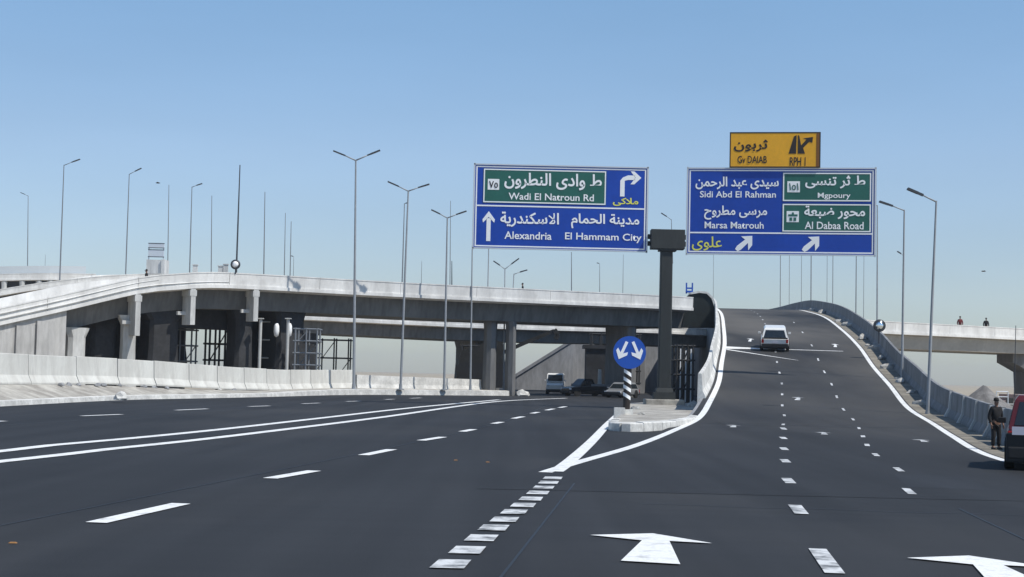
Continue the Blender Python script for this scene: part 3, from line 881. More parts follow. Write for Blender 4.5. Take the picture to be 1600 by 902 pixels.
def lettering(parent, s, x0, x1, y0, y1, m, sc, proud=.03, name='lettering', bold=.016):
    """fill the box x0..x1, y0..y1 (pixels from the sign's top left corner) on the sign's face"""
    if any(ch in AR for ch in s): s = shape_ar(s)
    me = text_mesh(s, bold)
    vs = [v.co.copy() for v in me.vertices]
    if not vs: return
    ax, bx = min(v.x for v in vs), max(v.x for v in vs)
    ay, by = min(v.y for v in vs), max(v.y for v in vs)
    bm = bmesh.new(); bm.from_mesh(me)
    seen = {}; k = 0
    for v in bm.verts:                        # separate glyphs sit on slightly different levels
        if v.index in seen: continue
        st = [v]
        while st:
            w = st.pop()
            if w.index in seen: continue
            seen[w.index] = k
            st += [e.other_vert(w) for e in w.link_edges]
        k += 1
    for v in bm.verts:
        u = (v.co.x - ax) / (bx - ax); w = (v.co.y - ay) / (by - ay)
        px = x0 + (x1 - x0) * u; py = y1 + (y0 - y1) * w
        v.co = Vector((px * sc, -proud - .0025 * (seen[v.index] % 5), -py * sc))
    bm.to_mesh(me); bm.free()
    me.materials.clear(); me.materials.append(m)
    o = bpy.data.objects.new(name, me); COL.objects.link(o); o.parent = parent
    return o
def plate(parent, name, x0, x1, y0, y1, m, sc, proud, thick=.012):
    g = MB(); g.box(((x0 + x1)/2*sc, -proud + thick/2, -(y0 + y1)/2*sc), ((x1-x0)*sc, thick, (y1-y0)*sc))
    return g.build(name, m, parent)
def outline(parent, name, x0, x1, y0, y1, w, m, sc, proud):
    g = MB()
    for a, b, c, d in ((x0, x1, y0, y0+w), (x0, x1, y1-w, y1), (x0, x0+w, y0+w, y1-w), (x1-w, x1, y0+w, y1-w)):
        g.box(((a+b)/2*sc, -proud+.006, -(c+d)/2*sc), ((b-a)*sc, .012, (d-c)*sc))
    return g.build(name, m, parent)
def shape2d(parent, name, polys, m, sc, proud):
    g = MB()
    for pl in polys:
        g.prism([(x*sc, -y*sc) for x, y in pl], 'y', -proud, -proud + .012)
    return g.build(name, m, parent)

def sign_body(t, w, h, sc, m, frame=True):
    plate(t, 'panel', 0, w, 0, h, m, sc, .0, .08)
    if frame:
        g = MB()
        for a, b, c, d in ((-2, w+2, -2, 0), (-2, w+2, h, h+2), (-2.6, 0, -3, h+3), (w, w+2.6, -3, h+3)):
            g.box(((a+b)/2*sc, .03, -(c+d)/2*sc), ((b-a)*sc, .16, (d-c)*sc))
        g.build('frame', M['alu'], t)
    for k in (.12, .37, .63, .88):             # stiffening posts behind
        g = MB(); g.box((w*k*sc, .14, -h/2*sc), (.14, .12, h*sc*.98)); g.build('back_rail', M['alu'], t)

# left sign
o = P(743, 257.5, GD)
ls = thing('direction_sign', 'big blue and green road sign left of the gantry post with a right-turn arrow', 'road sign', o, 0)
sign_body(ls, 270, 130, SX, M['blue'])
outline(ls, 'border', 1.5, 268.5, 1.5, 128.5, 2, M['white'], SX, .014)
plate(ls, 'divider', 3.6, 266.4, 63, 65.2, M['white'], SX, .0145)
plate(ls, 'green_panel', 13, 206, 5.5, 59.5, M['green'], SX, .02)
outline(ls, 'green_border', 13.5, 205.5, 6, 59, 1.8, M['white'], SX, .034)
lettering(ls, 'ط وادى النطرون', 46, 199, 11, 37, M['white'], SX, .036, bold=.022)
lettering(ls, 'Wadi El Natroun Rd', 53, 187, 43, 54, M['white'], SX, .036)
plate(ls, 'route_shield', 20, 38, 22, 39, M['white'], SX, .034)
lettering(ls, '٧٥', 22, 36, 25, 36, M['black'], SX, .05)
shape2d(ls, 'turn_arrow', [[(228, 45), (228, 20), (232, 15), (235, 20), (235, 45)], [(232, 15), (240, 11.5), (251, 11.5), (251, 18.5), (240, 18.8), (235, 20)],
                           [(244, 5), (250, 5), (261, 15), (250, 25.5), (244, 25.5), (252, 15)]], M['white'], SX, .016)
lettering(ls, 'ملاكى', 217, 257, 47, 60, M['yellow'], SX, .016, bold=.022)
shape2d(ls, 'ahead_arrow', [[(19.5, 120), (19.5, 84), (26, 84), (26, 120)], [(22.7, 73), (32.5, 86), (31.5, 91), (22.7, 82), (13.8, 91), (13, 86)]], M['white'], SX, .016)
lettering(ls, 'مدينة الحمام', 152, 259, 73, 97, M['white'], SX, .02, bold=.022)
lettering(ls, 'الاسكندرية', 41, 133, 73, 97, M['white'], SX, .02, bold=.022)
lettering(ls, 'Alexandria', 48, 122, 104, 116, M['white'], SX, .02)
lettering(ls, 'El Hammam City', 143, 263, 103.5, 118, M['white'], SX, .02)
# right sign
o = P(1076, 264, GD - .35)
rs = thing('direction_sign', 'big blue road sign right of the gantry post with two green panels', 'road sign', o, R(-9))
sign_body(rs, 282, 131, SX * 1.01, M['blue'])
S2 = SX * 1.01
outline(rs, 'border', 1.5, 280.5, 1.5, 129.5, 2, M['white'], S2, .014)
plate(rs, 'divider', 3.6, 278.4, 98, 100.2, M['white'], S2, .0145)
for y0, y1 in ((5.5, 50), (53.5, 97)):
    plate(rs, 'green_panel', 144, 277, y0, y1, M['green'], S2, .02)
    outline(rs, 'green_border', 144.5, 276.5, y0 + .5, y1 - .5, 1.8, M['white'], S2, .034)
lettering(rs, 'سيدى عبد الرحمن', 11, 138, 12, 32, M['white'], S2, .02, bold=.022)
lettering(rs, 'Sidi Abd El Rahman', 18, 134, 34.5, 44.5, M['white'], S2, .02)
lettering(rs, 'مرسى مطروح', 25, 121, 57, 79, M['white'], S2, .02, bold=.022)
lettering(rs, 'Marsa Matrouh', 26, 116, 82, 92.5, M['white'], S2, .02)
lettering(rs, 'علوى', 7, 53, 105, 127, M['yellow'], S2, .02, bold=.008)
for x in (73, 174):
    shape2d(rs, 'slip_arrow', [[(x, 124), (x + 4, 127.5), (x + 9, 125), (x + 20, 114), (x + 15, 109.5), (x + 3, 119)], [(x + 9, 104.5), (x + 26, 103.5), (x + 26, 118), (x + 20, 126), (x + 19.5, 114), (x + 15, 109.3)]], M['white'], S2, .016)
plate(rs, 'route_shield', 151, 170, 19, 36, M['white'], S2, .034)
lettering(rs, '١٥١', 153.5, 168, 22, 33, M['green'], S2, .05)
plate(rs, 'route_shield', 150.5, 169, 65, 82, M['white'], S2, .034)
shape2d(rs, 'shield_emblem', [[(153, 70), (167, 70), (167, 73), (153, 73)], [(155, 75), (159, 75), (159, 80), (155, 80)], [(161, 75), (165, 75), (165, 80), (161, 80)], [(158.5, 67), (161.5, 67), (161.5, 70), (158.5, 70)]], M['green'], S2, .05)
lettering(rs, 'ط ثر تنسى', 178, 268, 10, 30, M['white'], S2, .036, bold=.022)
lettering(rs, 'Mgpoury', 197, 246, 36.5, 47, M['white'], S2, .036)
lettering(rs, 'محور ضبعة', 177, 268, 56.5, 77, M['white'], S2, .036, bold=.022)
lettering(rs, 'Al Dabaa Road', 178, 266, 81, 92.5, M['white'], S2, .036)
# orange sign on top
o = P(1141, 207.5, GD - .9)
og = thing('direction_sign', 'orange sign with black lettering standing on top of the right blue sign', 'road sign', o, R(-9))
sign_body(og, 138, 54, SX, M['orange'], frame=False)
outline(og, 'border', -.6, 138.6, -.8, 54.8, 1.8, M['black'], SX, .014)
plate(og, 'edge_strip', 132, 136.8, 1, 53, M['brown'], SX, .012)
lettering(og, 'ثربون', 6, 58, 11, 30, M['black'], SX, .016, bold=.022)
lettering(og, 'Gv DAIAB', 12, 57, 36.5, 48, M['black'], SX, .016)
lettering(og, 'RPH 1', 92, 116, 38.5, 52, M['black'], SX, .016)
shape2d(og, 'motorway_symbol', [[(90, 33), (98, 6), (102, 4), (101.5, 33)], [(104, 4), (106, 5), (109, 20), (117, 11), (112, 9), (127, 7), (126, 16), (121, 14.5), (112, 24), (115, 33), (104, 33)]], M['black'], SX, .016)
for x in (25, 112):
    g = MB(); g.box((x*SX, .26, -(54 + 8)*SX), (.14, .14, 1.6)); g.build('support_post', M['alu'], og)

# round keep-either-side sign on its striped post
base = P(978, 655, 72.0); base.z = .34
rsn = thing('keep_sign', 'round blue sign with two white arrows on a black and white striped post', 'road sign', base)
cz = P(983, 551, 72).z - .34
px_ = 72 / F
g = MB(); g.tube((0, 0, .0), (.07, 0, cz - .3), .17, n=16); g.build('post', M['black'], rsn, smooth_shade=False)
g = MB()
for k in range(7):                              # slanted white bands wrapped round the post
    z0 = .75 + k * .36
    if z0 > cz - 1.0: break
    n = 16; ring = []
    for hh in (0, .17):
        ring.append([(.07 * z0 / cz + .178*math.cos(2*math.pi*i/n), .178*math.sin(2*math.pi*i/n), z0 + hh - .11*math.cos(2*math.pi*i/n)) for i in range(n)])
    g.loft(ring, caps=False)
g.build('white_band', M['white'], rsn, smooth_shade=True)
rd = 25.5 * px_
g = MB(); g.lathe([(0.01, -.2), (rd, -.2), (rd, -.14), (.01, -.14)], (.1, 0, cz), 48, 'y'); g.build('disc', M['signblue'], rsn)
def disc_arrow(sgn):
    pts = [(-.07, .62), (.09, .62), (.09, -.05), (.30, .12), (.33, -.06), (0, -.44), (-.33, -.06), (-.30, .12), (-.07, -.05)]
    a = sgn * R(24)
    return [(sgn * .38 * rd / .78 + (x*math.cos(a) - z*math.sin(a)) * .85 + .1 - sgn*.02, cz + .02 + (x*math.sin(a) + z*math.cos(a)) * .85) for x, z in pts]
for s_ in (-1, 1):
    g = MB(); g.prism(disc_arrow(s_), 'y', -.216, -.203); g.build('arrow', M['white'], rsn)
g = MB(); g.box((0, 0, .10), (.6, .6, .24)); g.box((-.35, -.5, .05), (.5, .4, .5)); g.build('footing', M['kerb'], rsn)

# ------------------------------------------------------------------ street lamps
def lamp(label, basepx, toppx, D, arms=(), z=None, r=.11, mt='steel', group='street lamps', flange=True, lm='dark_steel', name='street_lamp', cat='street lamp', shift=None):
    b = P(basepx[0], basepx[1], D); r *= .68
    tp = P(toppx[0], toppx[1], D)
    if z is not None: b.z = z
    t = thing(name, label, cat, b, 0, group)
    tl = tp - b
    g = MB()
    g.loft([[tl * k + Vector((q_ * math.cos(a_), q_ * math.sin(a_), 0)) for a_ in [i_ * math.pi / 5 for i_ in range(10)]]
            for k, q_ in ((0, r), (.25, r * .92), (.5, r * .82), (.75, r * .68), (1, r * .55))], caps=False)
    g.build('pole', M[mt], t, smooth_shade=True)
    if flange:
        g = MB(); g.box((0, 0, .04), (r*5, r*5, .08)); g.tube((0, 0, .08), (0, 0, .5), r*1.35, r*1.25, 10); g.build('base_plate', M[mt], t)
    for ax, ay in arms:
        e = P(ax, ay, D) - b
        mid = tl + (e - tl) * .52
        g = MB(); g.tube(tl + Vector((0, 0, -.05)), mid, r*.5, r*.4, 8)
        a = g.build('arm', M[mt], t, smooth_shade=True)
        d = (e - mid).normalized()
        g = MB(); g.beam(mid - d*.1, mid + d*.25, .14, .12); g.beam(mid + d*.2, e, .34 * min(1, r/.11), .11)
        g.build('lamp_head', M[lm], a)
    return t
# double lamps on the left verge
L2 = 'double lamp posts on the left verge'
lamp('tallest double-armed lamp post, standing by the last of the left verge barriers', (553, 599), (556, 250), 131.5, [(521, 236), (594, 235)], z=.42, r=.19, group=L2)
lamp('second tallest double-armed lamp post, on the verge in front of the cream low wall', (626, 604), (638, 298), 135.5, [(606, 284), (671, 288)], z=.47, r=.17, group=L2)
lamp('shortest double-armed lamp post on the verge, next left of the left blue sign', (694, 607), (699, 340), 139.5, [(674, 328), (729, 330)], z=.48, r=.17, group=L2)
lamp('lamp post rising from the verge to the left lower corner of the left blue sign', (735, 606), (738, 383), 143, [(757, 388)], z=.45, r=.14, group=L2)
lamp('thin plain post rising from the low wall behind the left blue sign', (759, 600), (764, 372), 148, [], z=0, r=.12, group=L2)
lamp('short double-armed lamp post beside the twin bridge columns', (787, 604), (789, 420), 150, [(771, 408), (811, 404)], z=0, r=.13, group=L2)
lamp('single-armed lamp post in front of the right one of the twin bridge columns', (794, 608), (803, 428), 149, [(824, 422)], z=0, r=.12, group=L2)
# lamps beyond / on the flyovers, left
LF = 'lamp posts rising beyond the left flyovers'
def far(label, b, t_, D, arms=(), r=.10, mt='far_steel'):
    lamp(label, (b[0], b[1] + 12), t_, D, arms, r=r, mt=mt, group=LF, flange=False)
far('leftmost lamp post, its arm pointing left, beyond the farthest flyover', (43, 413), (44, 306), 268, [(32, 301)], r=.13)
far('very faint thin pole just right of the leftmost lamp post', (70, 415), (71, 398), 268, (), r=.06)
far('tall lamp post with its arm to the right, rising from the far left ramp', (93, 437), (100, 258), 192, [(125, 249)], r=.14)
far('lamp post with its arm to the right, where the pale ramp meets the descending flyover', (196, 428), (202, 272), 198, [(221, 263)], r=.13)
far('thin pole without arm just right of the panelled sign frame', (262, 412), (264, 289), 205, (), r=.10)
far('lamp post with a short right arm, second after the panelled sign frame', (296, 425), (300, 292), 190, [(316, 287)], r=.12)
far('thin pole with a small dark head left of the round mirror', (330, 420), (331, 306), 200, (), r=.10)
far('tall dark pole rising right beside the round mirror on the flyover', (369, 420), (375, 258), 145.5, (), r=.13, mt='dark_steel')
far('thin dark armless pole between the round mirror and the double lamps', (412, 428), (414, 300), 200, (), r=.12)
far('left one of a close pair of thin poles over the flyover', (444, 430), (446, 333), 215, (), r=.10)
far('right one of a close pair of thin poles over the flyover', (453, 432), (455, 346), 215, (), r=.11)
far('very short thin pole close to the pair of thin poles over the flyover', (458, 432), (459, 401), 240, [(455, 400)], r=.07)
far('hooked thin lamp post close behind the second tallest double lamp', (628, 445), (632, 318), 190, [(638, 317)], r=.13)
far('faint thin pole between two double lamps, only just above the parapet', (658, 445), (659, 408), 240, (), r=.07)
far('faint tall pole behind the third double lamp', (703, 450), (704, 314), 210, (), r=.09)
far('short dark pole on the parapet right of the third double lamp', (706, 448), (706, 408), 154, (), r=.09, mt='dark_steel')
far('plain thin pole over the flyover below the middle of the left blue sign', (893, 453), (893, 394), 210, (), r=.11)
far('faint hooked pole over the flyover below the left blue sign', (937, 455), (937, 412), 240, [(933, 411)], r=.08)
far('faint thin pole over the flyover just left of the gantry column', (973, 457), (974, 398), 240, (), r=.07)
far('small lamp post peeping above the gantry crossbeam between the blue signs', (1051, 400), (1049, 343), 180, [(1033, 333)], r=.09)
# lamps of the ramp, right
RL = 'lamp posts along the right side of the ramp'
b = P(1446, 640, 77); b.x = rr(77) + 2.15
lamp('nearest lamp post of the ramp, arm pointing left, at the end of the tall barrier', (1449, 638), (1463, 314), 77, [(1418, 295)], z=.2, r=.13, group=RL)
lamp('lamp post of the ramp seen left of the nearest one, arm pointing left', (1409, 590), (1413, 328), 99, [(1374, 315)], z=.0, r=.13, group=RL)
lamp('slim lamp post half as tall, its small arm beside the second ramp lamp', (1411, 590), (1412, 399), 160, [(1402, 393)], z=.0, r=.09, group=RL)
lamp('lamp post behind the round convex mirror of the ramp', (1371, 545), (1371, 321), 142, [(1361, 317)], z=0, r=.13, group=RL)
for px, dk, lab in [(1114, 0, 'faint thin pole over the left barrier of the ramp'), (1219, 1, 'thin pole over the crest of the ramp, just left of the curling barrier end'),
                    (1233, 0, 'faint thin pole over the left tip of the curling barrier at the crest'), (1252, 0, 'faintest of the poles over the curling barrier'),
                    (1267, 2, 'darkest of the poles over the curling barrier at the crest'), (1292, 0, 'faint left one of two close poles over the right slope of the barrier'),
                    (1301, 1, 'darker right one of two close poles over the right slope of the barrier'), (1337, 2, 'dark pole rising to the lower right corner of the right blue sign'),
                    (1349, 0, 'faint pole just outside the lower right corner of the right blue sign')]:
    D = 275 if px < 1320 else 235
    lamp(lab, (px, 560), (px + 1, 300 if px < 1320 and px > 1200 else 396), D, (), z=0, r=(.08, .12, .17)[dk], mt='far_steel', group='thin poles beyond the ramp', flange=False)

# ------------------------------------------------------------------ vehicles (local: front towards +y, wheels on z=0)
def wheel(parent, x, y, r, w):
    g = MB(); g.lathe([(r*.62, -w/2), (r*.93, -w/2), (r, -w*.32), (r, w*.32), (r*.93, w/2), (r*.62, w/2)], (x, y, r), 22, 'x')
    wh = g.build('wheel', M['tyre'], parent, smooth_shade=False)
    g = MB(); g.lathe([(.02, -w*.42), (r*.62, -w*.46), (r*.62, w*.46), (.02, w*.42)], (x, y, r), 16, 'x'); g.build('rim', M['rim'], wh)
def vehicle(name, label, cat, loc, rz, paint, L=4.4, W=1.85, H=1.75, kind='suv', low=None):
    t = thing(name, label, cat, loc, rz)
    hw = W / 2
    def ring(y, w, zs):           # half profile mirrored
        pts = [(w*.90, zs[0]), (w*.985, zs[0] + .1), (w, (zs[0]+zs[1])*.5), (w*.975, zs[1] - .08), (w*.93, zs[1])]
        return [(x, y, z) for x, z in pts] + [(-x, y, z) for x, z in reversed(pts)]
    f, r = L/2, -L/2
    sh = {'suv': .98, 'van': 1.05, 'pickup': 1.05}[kind] * H / 1.75
    hood = {'suv': .95, 'van': .55, 'pickup': 1.3}[kind]
    g = MB()
    g.loft([ring(r, hw*.88, (.45, sh*.92)), ring(r + .12, hw*.97, (.30, sh)), ring(r + .8, hw, (.26, sh)), ring(0, hw, (.26, sh)), ring(f - hood, hw*.99, (.26, sh)), ring(f - .25, hw*.95, (.28, sh*.84)), ring(f, hw*.84, (.42, sh*.72))])
    body = g.build('body', paint, t, smooth_shade=False, bevel=.0)
    y0, y1 = {'suv': (r + .12, f - hood + .15), 'van': (r + .1, f - .35), 'pickup': (-.55, f - hood + .1)}[kind]
    rk0, rk1 = {'suv': (.38, .75), 'van': (.10, .5), 'pickup': (.25, .65)}[kind]
    tw = hw * {'suv': .74, 'van': .88, 'pickup': .76}[kind]
    g = MB()
    def cr(y, w, z): return (w, y, z)
    lo = [(hw*.93, y0), (hw*.93, y1)]
    g.loft([[(-hw*.93, y0, sh-.01), (hw*.93, y0, sh-.01), (hw*.93, y1, sh-.01), (-hw*.93, y1, sh-.01)],
            [(-tw*1.03, y0+rk0*.85, H-.12), (tw*1.03, y0+rk0*.85, H-.12), (tw*1.03, y1-rk1*.85, H-.12), (-tw*1.03, y1-rk1*.85, H-.12)],
            [(-tw*.90, y0+rk0+.08, H), (tw*.90, y0+rk0+.08, H), (tw*.90, y1-rk1-.08, H), (-tw*.90, y1-rk1-.08, H)]])
    g.build('cabin', paint, t)
    z0, z1 = sh + .07, H - .17
    def lerp(a, b, k): return a + (b - a) * k
    ka, kb = (z0 - sh) / (H - .12 - sh), (z1 - sh) / (H - .12 - sh)
    def win(nm, a, b, c, d, off):
        gg = MB(); o = Vector(off)
        vs = [Vector(p) + o for p in (a, b, c, d)] + [Vector(p) - o for p in (a, b, c, d)]
        gg.add(vs, [(0,1,2,3), (7,6,5,4), (0,4,5,1), (1,5,6,2), (2,6,7,3), (3,7,4,0)]); return gg.build(nm, M['glass'], t)
    xb, xt = lerp(hw*.93, tw*1.03, ka), lerp(hw*.93, tw*1.03, kb)
    ya, yb = lerp(y0, y0 + rk0*.85, ka), lerp(y0, y0 + rk0*.85, kb)
    win('rear_window', (-xb*.86, ya, z0), (xb*.86, ya, z0), (xt*.84, yb, z1), (-xt*.84, yb, z1), (0, -.012, .004))
    yc, yd = lerp(y1, y1 - rk1*.85, ka), lerp(y1, y1 - rk1*.85, kb)
    win('windscreen', (-xb*.9, yc, z0), (xb*.9, yc, z0), (xt*.88, yd, z1), (-xt*.88, yd, z1), (0, .012, .004))
    for s_ in (-1, 1):
        ym = (ya + yc) / 2
        for p0, p1, q0, q1 in ((ya + .18, ym - .05, yb + .15, ym - .05), (ym + .05, yc - .15, ym + .05, yd - .1)):
            win('side_window', (s_*xb, p0, z0), (s_*xb, p1, z0), (s_*xt, q1, z1), (s_*xt, q0, z1), (s_*.012, 0, .004))
        g = MB(); g.box((s_*(hw + .1), y1 - .25, sh + .12), (.2, .1, .15)); g.build('mirror', paint, t, bevel=.02)
        g = MB(); g.box((s_*hw*.80, f - .08, sh*.68), (.3, .16, .16)); g.build('headlight', M['headlamp'], t, bevel=.02)
        g = MB(); g.box((s_*hw*.86, r + .03, sh*.80), (.17, .12, .28)); g.build('tail_light', M['redlamp'], t, bevel=.02)
    g = MB(); g.box((0, r - .02, .44), (W*.95, .2, .3)); g.build('rear_bumper', M['plastic'] if kind != 'van' else M['plastic'], t, bevel=.04)
    g = MB(); g.box((0, f - .02, .42), (W*.93, .2, .26)); g.build('front_bumper', M['plastic'], t, bevel=.04)
    g = MB(); g.box((0, r - .035, sh*.72), (.46, .03, .15)); g.build('number_plate', M['plate'], t)
    g = MB(); g.box((0, 0, .30), (W*.86, L*.86, .14)); g.build('underbody', M['plastic'], t)
    wr = .36
    for s_ in (-1, 1):
        for y in (r + .85, f - .85):
            g = MB(); g.lathe([(wr*1.18, -.01), (wr*1.18, .012), (.03, .012), (.03, -.01)], (s_*(hw + .0), y, wr), 20, 'x'); g.build('wheel_arch', M['plastic'], t)
            wheel(t, s_*(hw - .09), y, wr, .24)
    if kind == 'pickup':
        g = MB(); g.box((0, r + .85, sh + .005), (W*.80, 1.5, .05)); g.build('cargo_bed', M['plastic'], t)
    return t
# white car driving up the ramp
y = 117.5
sx = P(1210, 540, y).x
sl = math.atan((rz_(y + 2) - rz_(y - 2)) / 4)
cr = vehicle('car', 'white car seen from behind driving up the ramp', 'car', (sx, y, rz_(y) + .03), R(-9), M['carwhite'], 4.5, 2.1, 1.74, 'suv')
cr.rotation_euler = (sl, 0, R(-9))
g = MB(); g.box((0, -2.27, 1.0), (1.9, .06, .11)); g.build('trim_strip', M['plastic'], cr)
# white van coming out from under the flyover
vn = P(868, 615, 166)
vehicle('van', 'small boxy white van in the shade under the flyover', 'van', (vn.x, 166, 0.0), R(176), M['carwhite'], 4.4, 1.9, 2.25, 'van')
# dark pickup next to it
vp = P(916, 618, 155)
pk = vehicle('pickup', 'dark pickup truck standing askew under the flyover beside the white van', 'pickup', (vp.x, 155, 0), R(120), M['cardark'], 5.0, 1.9, 1.75, 'pickup')
g = MB(); g.box((.5, -1.9, 1.9), (.25, .35, 1.7), taper=.75); g.build('exhaust_stack', M['light_pier'], pk)
g = MB(); g.box((0, -1.2, 1.12), (1.8, 2.4, .22)); g.build('load_frame', M['far_steel'], pk)
gc = P(972, 618, 150)
vehicle('car', 'silver grey car under the flyover, half hidden behind the striped sign post', 'car', (gc.x, 150, 0), R(150), mat('silver_car_paint', (.30, .31, .32), .25, .3), 4.3, 1.8, 1.5, 'suv')
# red pickup parked at the right edge
rv = P(1575, 735, 38)
rp = vehicle('pickup', 'dark red vehicle with black lower body parked at the right edge beside the standing man', 'pickup', (13.85, 39.85, 0), R(-18), M['carred'], 4.5, 1.9, 1.85, 'suv')
for c_ in rp.children:
    if c_.name.startswith('mirror'): c_.data.materials[0] = M['plastic']; c_.data = c_.data
g = MB(); g.box((0, -2.23, .56), (1.88, .22, .72)); g.build('tailgate_cladding', M['plastic'], rp, bevel=.05)
g = MB(); g.tube((-.75, -1.4, 1.8), (-.72, -1.35, 3.6), .012, .008, 6); g.build('antenna', M['dark_steel'], rp)
g = MB(); g.box((-.55, -2.36, .98), (.5, .04, .2)); g.build('number_plate', M['plate'], rp)

# ------------------------------------------------------------------ people
def skin_mesh(name, verts, edges, radii, sub=1):
    me = bpy.data.meshes.new(name); me.from_pydata(verts, edges, [])
    o = bpy.data.objects.new(name, me); COL.objects.link(o)
    md = o.modifiers.new('s', 'SKIN'); md.use_smooth_shade = True
    for i, r in enumerate(radii):
        sv = me.skin_vertices[0].data[i]
        sv.radius = r if isinstance(r, tuple) else (r, r)
        sv.use_root = (i == 0)
    m2 = o.modifiers.new('u', 'SUBSURF'); m2.levels = sub; m2.render_levels = sub
    bpy.context.view_layer.update()
    out = bpy.data.meshes.new_from_object(o.evaluated_get(bpy.context.evaluated_depsgraph_get()))
    bpy.data.objects.remove(o)
    return out
def person(label, loc, rz, jacket, trouser, scale=1.0, group=None):
    t = thing('person', label, 'person', loc, rz, group)
    V, E, Rr = [], [], []
    def v(p, r, par=None):
        V.append(p); Rr.append(r)
        if par is not None: E.append((par, len(V) - 1))
        return len(V) - 1
    pel = v((0, 0, .95), (.15, .115)); ab = v((0, 0, 1.10), (.14, .105), pel); ch = v((0, -.01, 1.30), (.165, .115), ab)
    ns = v((0, 0, 1.45), (.075, .07), ch); nk = v((0, .01, 1.52), .055, ns); hd = v((0, .02, 1.60), (.075, .09), nk); tp = v((0, .015, 1.70), (.07, .085), hd)
    hands = []
    for s in (-1, 1):
        sh = v((s*.17, 0, 1.41), .065, ch); el = v((s*.25, -.04, 1.13), .045, sh); wr = v((s*.25, .06, .88), .03, el)
        pm = v((s*.25, .08, .82), (.022, .038), wr)
        for k, (dy, ln) in enumerate(((-.03, .07), (-.01, .085), (.012, .08), (.032, .065))):
            a = v((s*.25, .085 + dy, .785), .010, pm); b = v((s*.248, .095 + dy, .785 - ln*.5), .009, a); v((s*.238, .10 + dy, .785 - ln), .007, b)
        a = v((s*.235, .125, .83), .011, pm); v((s*.225, .14, .79), .008, a)
        hp = v((s*.095, 0, .88), .09, pel); kn = v((s*.11, .025, .50), .06, hp); an = v((s*.12, -.01, .09), .04, kn); v((s*.125, .13, .04), .038, an)
    me = skin_mesh('body', V, E, Rr); me.materials.append(M['skin'])
    o = bpy.data.objects.new('body', me); COL.objects.link(o); o.parent = t
    # jacket, trousers, shoes over it
    def part(nm, vs, es, rs, m):
        me = skin_mesh(nm, vs, es, rs); me.materials.append(m)
        q = bpy.data.objects.new(nm, me); COL.objects.link(q); q.parent = t
    vs = [(0, 0, .88), (0, 0, 1.10), (0, -.01, 1.30), (0, 0, 1.45)]; es = [(0, 1), (1, 2), (2, 3)]; rs = [(.19, .145), (.175, .135), (.19, .14), (.085, .08)]
    for s in (-1, 1):
        b = len(vs); vs += [(s*.175, 0, 1.41), (s*.26, -.04, 1.13), (s*.255, .055, .91)]; es += [(2, b), (b, b+1), (b+1, b+2)]; rs += [.088, .066, .052]
    part('jacket', vs, es, rs, jacket)
    vs = [(0, 0, .96)]; es = []; rs = [(.165, .13)]
    for s in (-1, 1):
        b = len(vs); vs += [(s*.098, 0, .84), (s*.112, .025, .50), (s*.12, -.01, .10)]; es += [(0, b), (b, b+1), (b+1, b+2)]; rs += [.105, .082, .07]
    part('trousers', vs, es, rs, trouser)
    g = MB()
    for s in (-1, 1):
        g.loft([[(s*.12 + w*math.cos(a), y + .02, z0 + h*max(0, math.sin(a))) for a in [i*math.pi/5 for i in range(10)]] for y, w, z0, h in ((-.09, .03, .0, .08), (-.06, .045, .0, .11), (.03, .048, .0, .10), (.12, .05, .0, .065), (.17, .03, .0, .04))])
    g.build('shoes', M['shoe'], t, smooth_shade=True)
    g = MB()
    g.lathe([(.09, 1.665), (.094, 1.70), (.085, 1.755), (.05, 1.785), (.01, 1.79)], (0, .01, 0), 16)
    g.box((0, .115, 1.672), (.13, .12, .018))
    g.build('cap', M['hair'], t, smooth_shade=True)
    g = MB()
    for s in (-1, 1):
        g.lathe([(.003, -.012), (.011, -.006), (.011, .006), (.003, .012)], (s*.03, .098, 1.635), 8, 'y')
    g.build('eyes', M['eye'], t)
    g = MB(); g.prism([(-.014, 1.59), (.014, 1.59), (.006, 1.63), (-.006, 1.63)], 'y', .09, .125); g.build('nose', M['skin'], t)
    g = MB(); g.box((0, .103, 1.565), (.045, .012, .010)); g.build('mouth', M['red_cloth'], t)
    t.scale = (scale,) * 3
    return t
pp = P(1556, 697, 49.5)
man = person('man in dark clothes and cap standing by the barrier at the right edge', (pp.x, 49.5, surf(pp.x, 49.5) + .02), R(200), M['cloth'], M['trouser'], .93)
DZ = -1.05
for px, y, k, lab, cl in [(1497, 172, 1, 'left one of two people behind the parapet of the right flyover, in maroon', 'red_cloth'),
                          (1541, 174.6, 1, 'right one of two people behind the parapet of the right flyover, in black', 'cloth')]:
    i = at_px(rpath, px); p = rpath[i]
    person(lab, (p.x + .3, p.y + 1.0, p.z + DZ + .12), R(170), M[cl], M['trouser'], 1.1)
for px, path, lab in [(229, vpath, 'worker standing on the flyover beside the panelled sign frame'), (820, vpath, 'tiny dark figure on the flyover, right of the twin column')]:
    i = at_px(path, px); p = path[i]
    person(lab, (p.x + .2, p.y + 2.0, p.z - 1.06), R(90), M['cloth'], M['trouser'], 1.05 if px == 229 else .95)
i = at_px(fpath, 186); p = fpath[i]

